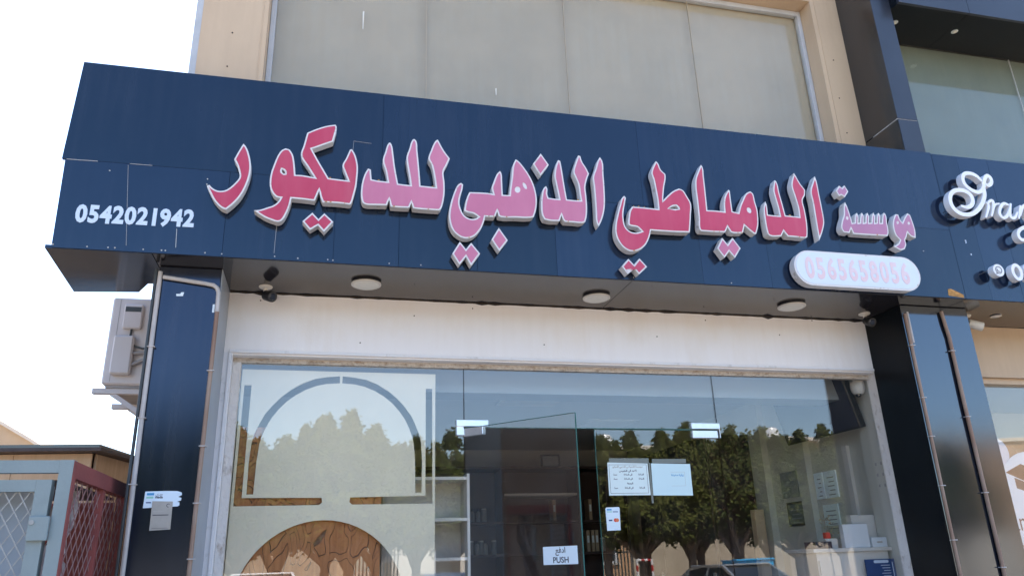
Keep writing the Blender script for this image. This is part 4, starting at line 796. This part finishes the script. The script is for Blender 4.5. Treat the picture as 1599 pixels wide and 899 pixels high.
for k in range(70):
    a = rn.uniform(0, 6.28); rr = rn.uniform(0, .06); z = rn.uniform(.06, .24); p = Vector((math.cos(a)*rr, math.sin(a)*rr, z)); d = Vector((rn.uniform(-1, 1), rn.uniform(-1, 1), rn.uniform(-.3, 1))).normalized()*.03; q = d.orthogonal().normalized()*.008
    mbp.quad(p-q, p+d*.5+q*.2-q, p+d, p+d*.5+q)
mbp.build('leaves', 'bookb', pp, norm=False)
# framed notices on the right interior wall
def wallpaper(label, ya, yb, z0, z1, m, fm=None):
    t = thing('wall_notice', label, 'notice', group='notices on the interior wall')
    if fm: bx('backing', fm, t, 4.19, 4.1995, ya-.02, yb+.02, z0-.02, z1+.02)
    bx('page', m, t, 4.187, 4.1895 if fm else 4.1995, ya, yb, z0, z1)
    for k in range(5): bx('printed_line', 'bottle', t, 4.1855, 4.1868, ya+.03, yb-.04-.02*(k % 2), z1-.05-.035*k-.008, z1-.05-.035*k)
wallpaper('pale notice high on the interior wall beside the pier', 1.3, 1.56, 2.03, 2.26, 'bottle'); wallpaper('dark framed certificate on the interior wall', 1.27, 1.5, 1.8, 1.97, 'film2', 'black')
wallpaper('white notice sheet nearest the television', .74, .9, 1.98, 2.2, 'paper2'); wallpaper('white notice sheet left of the nearest one', .92, 1.04, 1.98, 2.2, 'paper2'); wallpaper('lower white notice on the interior wall', .78, .98, 1.76, 1.93, 'paper')
cp = tag(bx('wall_cable_trunk', 'shelfw', None, 4.17, 4.1995, .52, .58, 1.58, 2.37), 'white vertical cable trunking on the interior wall', 'trunking')
cw = thing('wooden_stand', 'narrow brown wooden stand beside the interior wall', 'stand', (4.03, 1.78, 0))
MB().box(-.05, .05, -.04, .04, .02, 1.95, bev=.004).build('post', 'ply', cw); MB().box(-.14, .14, -.14, .14, 0, .0195, bev=.004).build('foot', 'brown', cw)

# ================================================================ air conditioner on the side wall
ac = thing('air_conditioner', 'white outdoor air conditioner hung behind the left pillar', 'air conditioner', (-1.28, .5, 2.755))
MB().box(-.185, .165, 0, .82, 0, .615, bev=.012).build('casing', 'acw', ac)
bx('seam', 'acd', ac, -.135, -.132, -.0015, .0005, .02, .6)
MB().box(-.1, .02, -.03, -.0005, .385, .56, bev=.008).build('service_box', 'acw', ac); bx('label_window', 'bars', ac, -.09, .01, -.0325, -.0302, .505, .54)
MB().box(-.135, -.005, -.055, -.0005, .06, .33, bev=.012).build('valve_cover', 'acw', ac)
MB().tube([(-.04, -.012, .384), (-.04, -.02, .33), (-.03, -.03, .29), (.0, -.03, .26), (.05, -.03, .245), (.2, -.03, .25)], .007, 8).build('cable', 'bars', ac, True)
MB().tube([(-.004, -.03, .21), (.06, -.03, .215), (.2, -.03, .23)], .012, 8).build('pipe', 'acd', ac, True); MB().tube([(-.004, -.03, .13), (.06, -.03, .165), (.2, -.03, .18)], .012, 8).build('pipe', 'acd', ac, True)
bx('base_pan', 'acd', ac, -.16, .14, .02, .8, -.018, -.0005)
for k in range(9): bx('grille_slat', 'acd', ac, -.192, -.1855, .1, .7, .06+.055*k, .075+.055*k)
br = thing('ac_bracket', 'white steel bracket carrying the air conditioner', 'bracket', (0, 0, 2.735))
for y in (.53, 1.06):
    MB().box(-1.52, -1.0, y, y+.045, -.038, 0, bev=.003).build('arm', 'acw', br)
    MB().bar((-1.4, y+.022, -.035), (-1.004, y+.022, -.3), .03).build('strut', 'acw', br)
ac.location.z = 2.7535

# ================================================================ steel cage at the left
cg = thing('steel_cage', 'green and red steel mesh cage beside the left pillar', 'cage')
X0, X1, Y0, Y1, ZT_ = -2.7, -1.07, -1.2, -.1, 2.04
P_ = .05
bx('corner_post', 'cagegreen', cg, X1-.055, X1, Y0, Y0+.05, 0, ZT_); bx('corner_post', 'cagegreen', cg, X0, X0+.055, Y0, Y0+.05, 0, ZT_)
bx('corner_post', 'cagered', cg, X1-.05, X1-.002, Y1-.05, Y1, 0, ZT_-.001)
bx('top_rail', 'cagegreen', cg, X0+.056, X1-.056, Y0+.002, Y0+.045, ZT_-.055, ZT_-.001); bx('bottom_rail', 'cagegreen', cg, X0+.056, X1-.056, Y0+.002, Y0+.045, .02, .07)
bx('top_rail', 'cagered', cg, X1-.045, X1-.001, Y0+.051, Y1-.051, ZT_-.075, ZT_-.002); bx('bottom_rail', 'cagered', cg, X1-.045, X1-.001, Y0+.051, Y1-.051, .02, .07)
bx('mid_post', 'cagered', cg, X1-.045, X1-.008, -.62, -.58, .071, ZT_-.076)
bx('edge_strip', 'cagered', cg, X1+.0003, X1+.004, Y0+.003, Y0+.045, .02, ZT_-.004)
gate = bpy.data.objects.new('gate', None); COL.objects.link(gate); gate.parent = cg
gx0, gx1, gz0, gz1 = -2.3, X1-.075, .09, ZT_-.085
bx('gate_stile', 'cagegreen', gate, gx1-.06, gx1, Y0-.004, Y0+.04, gz0, gz1); bx('gate_stile', 'cagegreen', gate, gx0, gx0+.06, Y0-.004, Y0+.04, gz0, gz1)
bx('gate_rail', 'cagegreen', gate, gx0+.061, gx1-.061, Y0-.003, Y0+.038, gz1-.05, gz1); bx('gate_rail', 'cagegreen', gate, gx0+.061, gx1-.061, Y0-.003, Y0+.038, gz0, gz0+.05)
MB().box(gx1-.06, gx1+.02, Y0-.024, Y0-.0045, 1.7, 1.8, bev=.003).build('latch', 'cagegreen', gate); MB().tube([(gx1-.045, Y0-.03, 1.775), (gx1-.045, Y0-.01, 1.775)], .01, 10).build('latch_pin', 'wire', gate)
def mesh_panel(fn, u0, u1, v0, v1, cu, cv, r, m, parent):
    mb = MB(); k = cv/cu
    for sgn in (1, -1):
        c = -40*cu
        us_ = u0-(v1-v0)/k
        n = int((u1-us_)/cu)+2
        for i in range(n):
            a = us_+i*cu
            if sgn > 0: p, q = (a, v0), (a+(v1-v0)/k, v1)
            else: p, q = (a, v1), (a+(v1-v0)/k, v0)
            t0, t1 = 0, 1; du = q[0]-p[0]
            t0 = max(0, (u0-p[0])/du); t1 = min(1, (u1-p[0])/du)
            if t1-t0 < .005: continue
            A = (p[0]+du*t0, p[1]+(q[1]-p[1])*t0); Bq = (p[0]+du*t1, p[1]+(q[1]-p[1])*t1)
            mb.bar(fn(*A, sgn*r*.6), fn(*Bq, sgn*r*.6), r*2)
    o = mb.build('wire_mesh', m, parent); o['kind'] = 'stuff'
mesh_panel(lambda u, v, d: (u, Y0+.018+d, v), gx0+.04, gx1-.04, 1.0, gz1-.03, .055, .09, .0022, 'wire', gate)
mesh_panel(lambda u, v, d: (X1-.022+d, u, v), Y0+.05, Y1-.03, 1.0, ZT_-.02, .085, .1, .0018, 'wirer', cg)
bx('back_sheet', 'cagered', cg, X0+.06, X1-.06, Y1-.03, Y1-.02, .1, ZT_-.1); bx('roof_sheet', 'roofd', cg, X0, X1-.06, Y0+.06, Y1-.06, ZT_-.09, ZT_-.08)
pn = tag(bx('leaning_sheet', 'sheet', None, -1.9, -1.25, -1.04, -1.02, .1, 1.9), 'grey blue sheet leaning inside the cage gate', 'sheet'); pn.rotation_euler = (0, R(2), 0)
cl = thing('plastic_curtain', 'crumpled white plastic hanging inside the red cage side', 'plastic sheet')
bm = bmesh.new(); rn = random.Random(5); cols = []
for i in range(26):
    z = 1.96-i*.06; row = []
    for j in range(7):
        u = j/6; row.append(bm.verts.new((-1.2+.05*math.sin(i*.9+j*1.3)+rn.uniform(-.015, .015), -.86+u*.13+.025*math.sin(i*.55)+.2*(1-z/2)*-.3, z+rn.uniform(-.012, .012))))
    cols.append(row)
for i in range(25):
    for j in range(6): bm.faces.new((cols[i][j], cols[i][j+1], cols[i+1][j+1], cols[i+1][j]))
bmesh.ops.solidify(bm, geom=bm.faces[:], thickness=.004)
me = bpy.data.meshes.new('sheet'); bm.to_mesh(me); bm.free(); link('folded_sheet', me, 'cloth', cl)

# ================================================================ shed and house at the far left
sd_ = thing('plywood_shed', 'plywood shed with dark sheet roof behind the cage', 'shed')
def wallseg(a, b, z1, parent, name='wall_board', m='ply', th=.02, wdt=.6):
    a, b = Vector(a), Vector(b); L = (b-a).length; d = (b-a).normalized(); nrm = Vector((d.y, -d.x)); n = max(1, round(L/wdt))
    for i in range(n):
        p = a+d*(L*i/n+.002); q = a+d*(L*(i+1)/n-.002); r_ = q+nrm*th; s_ = p+nrm*th
        MB().prism([tuple(p), tuple(q), tuple(r_), tuple(s_)], 0, z1, plane='XY').build(name, m, parent)
wallseg((-5.4, 2.35), (-1.835, 2.0), 2.5, sd_); wallseg((-1.83, 2.02), (-1.5, 3.5), 2.5, sd_)
wallseg((-5.4, 2.35), (-5.2, 4.2), 2.5, sd_); wallseg((-1.5, 3.5), (-5.2, 4.2), 2.5, sd_)
rf = MB()
rr = [(-5.7, 2.2), (-1.74, 1.83), (-1.36, 3.7), (-5.3, 4.5)]
rf.prism(rr, 2.505, 2.53, plane='XY').build('roof_sheet', 'roofd', sd_)
for i in range(5):
    p = Vector(rr[0]).lerp(Vector(rr[1]), (i+.02)/5); q = Vector(rr[0]).lerp(Vector(rr[1]), (i+.98)/5); u = Vector((.3, 1.7))
    MB().prism([tuple(p), tuple(q), tuple(q+u), tuple(p+u)], 2.531+.004*(i % 2), 2.556+.004*(i % 2), plane='XY').build('roof_strip', 'roofd' if i % 2 else 'bronze', sd_)
hs = thing('sand_house', 'sand coloured house with sloping parapet in the far left distance', 'house')
MB().prism([(-14, 0), (-5.2, 0), (-5.2, 3.85), (-5.62, 4.11), (-6.22, 4.46), (-7.2, 5.0), (-14, 5.0)], 12, 20).build('wall', 'sand', hs)
MB().prism([(-5.15, 3.86), (-5.62, 4.16), (-6.22, 4.51), (-7.2, 5.06), (-7.2, 4.99), (-6.22, 4.44), (-5.62, 4.09), (-5.2, 3.83)], 11.9, 11.998).build('parapet_edge', 'cwhite', hs)
for x in (-12.4, -10.2): 
    wn = bx('window', 'uframe', hs, x, x+1.1, 11.95, 11.999, 2.2, 3.5); bx('pane', 'winb', wn, x+.08, x+1.02, 11.94, 11.949, 2.28, 3.42)
# ================================================================ the other side of the street (seen in the glass)
def make_tree_meshes(seed, h, lobes, nleaf, leafm):
    rn = random.Random(seed); tb = MB()
    base = 1.9
    tb.tube([(0, 0, -.05), (.03, 0, .5), (-.03, .02, 1.2), (0, 0, base)], [.19, .14, .12, .12], 10)
    lobes = [(a, b_, c_, d_+.32, e_) for a, b_, c_, d_, e_ in lobes]
    for lx_, ly_, lr, lb, lt in lobes:
        p0 = Vector((0, 0, rn.uniform(1.3, 1.9))); p3 = Vector((lx_, ly_, lt-.5)); p1 = p0.lerp(Vector((lx_, ly_, lb+.3)), .5)+Vector((0, 0, .1)); p2 = Vector((lx_, ly_, lb+.5))
        tb.tube([p0, p1, p2, p2.lerp(p3, .5), p3], [.09, .07, .055, .035, .01], 7)
    bm = bmesh.new()
    tot = sum(l[2]*(l[4]-l[3]) for l in lobes)
    for lx_, ly_, lr, lb, lt in lobes:
        n = int(nleaf*lr*(lt-lb)/tot)
        cl = [(rn.random()**.85, rn.uniform(0, 6.28), rn.uniform(.5, 1.4)) for _ in range(70)]
        for k in range(n):
            c = rn.choice(cl); t = min(1, max(0, c[0]+rn.gauss(0, .03))); ang = c[1]+rn.gauss(0, .2)
            prof = (min(1, t/.14)**.6)*(1-max(0, (t-.28)/.72)**1.75)*.93+.09
            r_ = lr*prof*c[2]*(1-abs(rn.gauss(0, .22)))+abs(rn.gauss(0, .035))
            p = Vector((lx_+math.cos(ang)*r_, ly_+math.sin(ang)*r_, lb+(lt-lb)*t+rn.gauss(0, .085)))
            nr = Vector((math.cos(ang)*.7+rn.uniform(-.7, .7), math.sin(ang)*.7+rn.uniform(-.7, .7), .55+rn.uniform(-.7, .7))).normalized()
            d = nr.cross(Vector((rn.uniform(-1, 1), rn.uniform(-1, 1), rn.uniform(-1, 1)))).normalized()
            s_ = rn.uniform(.065, .125); q = nr.cross(d).normalized()*s_*.42
            v = [bm.verts.new(p), bm.verts.new(p+d*s_*.55+q), bm.verts.new(p+d*s_*1.2), bm.verts.new(p+d*s_*.55-q)]
            bm.faces.new(v)
    me = bpy.data.meshes.new('crown'); bm.to_mesh(me); bm.free(); me.materials.append(M[leafm])
    tr = tb.build('trunk', 'bark', None, True); tm = tr.data; bpy.data.objects.remove(tr)
    return tm, me
def rnd_lobes(seed, n, spread, ht, r0):
    rn = random.Random(seed); out = [(rn.uniform(-.15, .15), rn.uniform(-.15, .15), r0*1.1, 1.9, ht)]
    for k in range(n):
        a = 2*math.pi*(k+rn.uniform(-.3, .3))/n; d = spread*rn.uniform(.55, 1.05)
        out.append((math.cos(a)*d, math.sin(a)*d*.85, r0*rn.uniform(.75, 1.15), 1.75+rn.uniform(0, .35), ht-rn.uniform(.15, 1.3)))
    return out
kinds = [make_tree_meshes(11, 6, rnd_lobes(1, 8, 1.15, 5.9, .78), 24000, 'leafA'), make_tree_meshes(12, 6, rnd_lobes(2, 6, .9, 5.6, .72), 19000, 'leafB'),
         make_tree_meshes(13, 6, rnd_lobes(3, 5, .7, 5.7, .64), 16000, 'leafA'), make_tree_meshes(14, 6, rnd_lobes(4, 9, 1.35, 5.3, .82), 24000, 'leafB')]
spots = [(-4.5, -20.5, 0, 1.0, 'bushy street tree behind the pavement, leftmost in the glass'), (-1.2, -20.2, 1, .97, 'slim street tree mirrored at the left edge of the cream panel'), (.25, -20, 0, 1.02, 'tall street tree mirrored in the middle of the arch panel'), (1.75, -20.4, 0, .98, 'dark street tree mirrored at the right side of the arch'),
         (4.3, -20.4, 3, 1.06, 'broad dark street tree mirrored between panel and door'), (6.6, -20.3, 1, 1.0, 'dark street tree mirrored where the door stands open'), (9.35, -20.2, 2, .97, 'slim street tree mirrored left of the paper notices'), (11.0, -20.9, 3, 1.02, 'broad dark street tree mirrored below the paper notices'), (12.55, -20, 0, 1.0, 'street tree with forked trunk mirrored right of the notices'),
         (14.15, -20.4, 2, .98, 'slim pointed street tree mirrored in the right pane'), (15.15, -19.9, 1, 1.03, 'dark double topped street tree mirrored in the right pane'), (16.6, -20.3, 2, .98, 'slim street tree mirrored near the interior notices'), (18.2, -20.2, 0, .92, 'bushy street tree mirrored nearest the right pillar'), (20.6, -20.4, 3, .95, 'broad street tree mirrored in the navy pillar'), (-6.3, -20.5, 1, 1.08, 'dark street tree second from the far left of the opposite pavement'), (-3.0, -20.9, 0, 1.08, 'tall bushy street tree mirrored at the foot of the left pillar'), (-8.5, -20.2, 3, 1.0, 'broad street tree on the opposite pavement far to the left')]
names2 = ['far left', 'cream panel edge', 'arch middle', 'arch right side', 'shelf unit', 'open door', 'payment sticker', 'paper notices', 'closed door hinge', 'right pane middle', 'wall notices', 'counter boxes', 'right pillar']
for i, x in enumerate([-5.6, -2.2, .9, 2.9, 5.4, 7.9, 10.2, 11.8, 13.4, 15.9, 17.4, 19.4, 21.6]):
    if x in (5.4, 7.9): continue
    spots.append((x, -19.4+.25*(i % 3), (1, 3, 0, 2)[i % 4], .93+.04*(i % 3), 'leafy tree in the street row, mirrored just past the ' + names2[i]))
for i, (x, y, k, s_, lab) in enumerate(spots):
    t = thing('street_tree', lab, 'tree', (x, y, 0), random.uniform(-.5, .5), 'trees across the street'); t.scale = (s_*1.16, s_*1.1, s_)
    link('trunk', kinds[k][0], None, t); link('crown', kinds[k][1], None, t)
# boundary wall with piers
bw = thing('boundary_wall', 'pale stone boundary wall behind the trees across the street', 'wall', (0, -25, 0))
for a, b in ((-30, .9), (6.2, 10.6), (12.25, 30)):
    n = max(1, round((b-a)/4))
    for i in range(n):
        p, q = a+(b-a)*i/n, a+(b-a)*(i+1)/n
        bx('wall_bay', 'stone', bw, p+.2, q-.2, -.1, .1, 0, 2.25); bx('pier', 'stone', bw, p-.2, p+.1995, -.16, .16, 0, 2.5)
bx('pier', 'stone', bw, 29.81, 30.2, -.16, .16, 0, 2.5)
def fence(label, x0, x1, y, h):
    t = thing('steel_fence', label, 'fence', (0, y, 0)); n = int((x1-x0)/.13)
    b0 = MB().box(-.025, .025, -.012, .012, .06, h).build('slat', 'bars', t); b0.location.x = x0+.05
    for i in range(1, n):
        c = b0.copy(); COL.objects.link(c); c.parent = t; c.location.x = x0+.05+i*.13
    bx('rail', 'bars', t, x0, x1, .013, .04, .25, .3); bx('rail', 'bars', t, x0, x1, .013, .04, h-.25, h-.2)
fence('dark slatted steel fence mirrored inside the circle cutout', 1.15, 3.0, -25, 2.2); fence('dark slatted steel gate mirrored beside the door edge', 10.8, 12.0, -25, 2.05)
def house(label, x0, x1, y0, y1, h, m, wins, par=True, tank=None, roofbox=None):
    t = thing('house', label, 'house', group='houses across the street')
    bx('wall', m, t, x0, x1, y1, y0, 0, h)
    if par: MB().box(x0-.12, x1+.12, y0-.2, y0+.12, h-.001, h+.22, bev=.02).build('parapet', 'cwhite', t); bx('parapet', 'cwhite', t, x0-.12, x1+.12, y1-.12, y1+.2, h-.001, h+.22)
    for (a, b, z0, z1) in wins:
        f = bx('window', 'uframe', t, a, b, y0-.02, y0+.03, z0, z1); bx('pane', 'winb', f, a+.08, b-.08, y0+.031, y0+.036, z0+.08, z1-.08); bx('sill', 'kerb', f, a-.1, b+.1, y0+.002, y0+.12, z0-.1, z0-.002)
    if tank: MB().lathe([(.5, 0), (.55, .1), (.55, .6), (.42, .85), (.12, .95)], (tank, y0-2, h+.2), n=20).build('water_tank', 'carw', t, True)
    if roofbox: bx('stair_box', m, t, roofbox[0], roofbox[1], y0-4, y0-1.5, h, h+roofbox[2])
    return t
house('white house with flat parapet mirrored beside the shelf unit', 3.3, 7.6, -32, -42, 4.9, 'cwhite', [(3.9, 4.6, 2.6, 3.8), (5.2, 6.2, .4, 2.4), (6.5, 7.1, 2.6, 3.8)], True, None, (5.1, 6.0, 1.0))
house('low sand coloured house mirrored behind the left trees', -9, 1.2, -33, -43, 4.2, 'sand', [(-8, -7, 2, 3.3), (-5.5, -4.3, 2, 3.3), (-2.5, -1.3, 2, 3.3)])
house('sand coloured house with water tank mirrored above the notices', 13.2, 18.2, -34, -46, 7.1, 'brownb', [(13.9, 14.9, 4.6, 6), (16, 17, 4.6, 6), (13.9, 14.9, 1.4, 2.8), (16, 17, 1.4, 2.8)], True, 15.4)
house('tan brown house mirrored at the right end of the glass', 25.2, 48, -34, -46, 7.6, 'brownb', [(26, 27.2, 4.6, 6), (28.8, 30, 4.6, 6), (31.6, 32.8, 4.6, 6), (26, 27.2, 1.4, 2.8), (28.8, 30, 1.4, 2.8), (31.6, 32.8, 1.4, 2.8)], True, 25.9)
house('distant cream house mirrored between the two brown houses', 18.8, 24.6, -38, -48, 5.0, 'cwhite', [(19.6, 20.8, 2.2, 3.5), (22, 23.2, 2.2, 3.5)])
house('unseen dark house, added to dim the reflection in the open glass door', -24, -13, 3, -13, 7.5, 'darkhouse', [])  # added out of view; blocks bright sky from the open leaf's reflection
# cars
def car(label, loc, rz, paint, L=4.4, H=1.45, Wd=1.78, suv=False):
    t = thing('parked_car', label, 'car', loc, rz, 'cars on the road'); s_ = L/4.4
    if suv: top = [(-2.15, .95), (-2.05, 1.5), (-1.75, 1.62), (.35, 1.62), (1.05, 1.05)]
    else: top = [(-2.12, .92), (-1.75, 1.0), (-1.15, 1.38), (-.6, 1.45), (.3, 1.43), (1.15, .98)]
    low = [(-2.2, .35), (-2.2, .8), (-2.12, .93), (1.15, .96), (1.9, .84), (2.18, .68), (2.2, .35), (1.75, .22), (1.7, .22)]
    def arch(cx): return [(cx+math.cos(a)*.36, .30+math.sin(a)*.36) for a in [R(k) for k in range(-10, 191, 20)]]
    prof = [(-2.2, .3), (-2.2, .8), (-2.12, .93), (1.15, .965), (1.9, .85), (2.16, .68), (2.2, .3)]+arch(1.32)+arch(-1.32)
    mb = MB(); mb.prism([(a*s_, b) for a, b in prof], -Wd/2, Wd/2)
    o = mb.build('body', paint, t)
    bmm = bmesh.new(); bmm.from_mesh(o.data)
    for v in bmm.verts:
        f = 1-.10*max(0, (abs(v.co.x/s_)-1.5)/.7)-.03*max(0, (v.co.z-.6)/.4); v.co.y *= f
    bmm.to_mesh(o.data); bmm.free()
    def cabin(name, m, off, zoff):
        bm = bmesh.new(); pts = top; V = []
        for sg in (-1, 1):
            V.append([bm.verts.new((a*s_, sg*(Wd/2*.97-off-.26*max(0, (b-.95)/.5)*.7), b+(zoff if b > 1.2 else 0))) for a, b in pts])
        n = len(pts)
        for i in range(n-1): bm.faces.new((V[0][i], V[0][i+1], V[1][i+1], V[1][i]))
        bm.faces.new(V[0]); bm.faces.new(V[1][::-1]); bm.faces.new((V[0][0], V[1][0], V[1][-1], V[0][-1]))
        bmesh.ops.recalc_face_normals(bm, faces=bm.faces[:]); me = bpy.data.meshes.new(name); bm.to_mesh(me); bm.free(); return link(name, me, m, t)
    cabin('windows', 'winb', 0, 0)
    zt = max(b for a, b in top); xs = [a for a, b in top if b > zt-.1]
    MB().box(min(xs)*s_-.05, max(xs)*s_+.05, -Wd/2+.22, Wd/2-.22, zt-.02, zt+.03, bev=.02).build('roof', paint, t)
    for sg in (-1, 1):
        yy = sg*(Wd/2-.06)
        for (a1, b1), (a2, b2) in zip(top, top[1:]):
            f = lambda b: sg*(Wd/2*.97-.26*max(0, (b-.95)/.5)*.7+.004)
            MB().bar((a1*s_, f(b1), b1), (a2*s_, f(b2), b2), .06).build('window_pillar', paint, t)
        MB().bar((-.35*s_, sg*(Wd/2*.97+.0), .95), (-.3*s_, sg*(Wd/2*.97-.17), 1.42), .06).build('window_pillar', paint, t)
        for x in (-1.32, 1.32):
            wl = MB().lathe([(.2, -.1), (.31, -.1), (.325, -.07), (.325, .07), (.31, .1), (.2, .1)], (x*s_, sg*(Wd/2-.12), .205), 'Y', 22).build('wheel', 'tyre', t, True)
            MB().lathe([(.2, -.105), (.19, -.11), (.05, -.095)] if sg < 0 else [(.05, .095), (.19, .11), (.2, .105)], (x*s_, sg*(Wd/2-.12), .205), 'Y', 18).build('rim', 'rim', wl)
        bx('headlight', 'lampclr', t, 2.08*s_, 2.19*s_, min(sg*.5, sg*.78), max(sg*.5, sg*.78), .62, .74); bx('tail_light', 'lampred', t, -2.215*s_, -2.12*s_, min(sg*.55, sg*.8), max(sg*.55, sg*.8), .68, .84)
    return t
car('white car mirrored at the bottom left of the glass', (-1.2, -14.2, -.12), R(84), 'carw', suv=True)
car('dark blue car mirrored inside the circle cutout', (2.6, -13.4, -.12), math.pi, 'carb')
car('silver car mirrored at the foot of the right pane', (10.35, -13.6, -.12), R(82), 'cars')
sk = thing('waste_container', 'bright blue steel container mirrored beside the silver car', 'container', (12.5, -16.9, 0))
sk.scale = (.58, .8, .9)
MB().prism([(-.95, .15), (.95, .15), (1.05, 1.55), (-1.05, 1.55)], -.55, .55).build('tub', 'skip', sk); MB().box(-1.1, 1.1, -.6, .6, 1.551, 1.6, bev=.01).build('lid', 'skip', sk)
for x in (-.75, .75): MB().lathe([(.075, -.03), (.08, 0), (.075, .03)], (x, .4, .075), 'Y', 14).build('wheel', 'tyre', sk)
for x in (-.6, 0, .6): bx('rib', 'skip', sk, x-.03, x+.03, .5505, .6, .2, 1.5)
# red and white barrier
bq = thing('barrier_frame', 'red and white striped barrier hoop mirrored on the opposite pavement', 'barrier', (9.3, -17.2, 0))
def striped(a, b, n):
    a, b = Vector(a), Vector(b)
    for i in range(n): MB().bar(a.lerp(b, (i+.01)/n), a.lerp(b, (i+.99)/n), .07, n=8).build('stripe', 'lampred' if i % 2 else 'carw', bq)
striped((-.24, 0, 0), (-.24, 0, 1.55), 9); striped((.24, 0, 0), (.24, 0, 1.55), 9); striped((-.2, 0, 1.52), (.2, 0, 1.52), 4)
# low shrubs at the wall foot
for i, (x, l) in enumerate(((9.0, 'low dark shrub mirrored under the payment sticker'), (13.6, 'low dark shrub mirrored beside the forked tree trunk'), (5.0, 'low dark shrub mirrored in front of the white house'))):
    t = thing('shrub', l, 'shrub', (x, -22.8, 0), i, 'shrubs across the street'); rn = random.Random(30+i); mb = MB()
    for k in range(900):
        a = rn.uniform(0, 6.28); e = math.acos(rn.uniform(0, 1)); r_ = rn.uniform(.6, 1); p = Vector((math.cos(a)*math.sin(e)*.8*r_, math.sin(a)*math.sin(e)*.6*r_, .1+math.cos(e)*.75*r_)); d = Vector((rn.uniform(-1, 1), rn.uniform(-1, 1), rn.uniform(-.3, 1))).normalized()*.13; q = d.orthogonal().normalized()*.045
        mb.quad(p, p+d*.5+q, p+d, p+d*.5-q)
    mb.build('leaves', 'leafB', t, norm=False)
    sb = MB()
    for k in range(5): sb.bar((0, 0, 0), (rn.uniform(-.4, .4), rn.uniform(-.3, .3), .5), .03)
    sb.build('stem', 'bark', t)
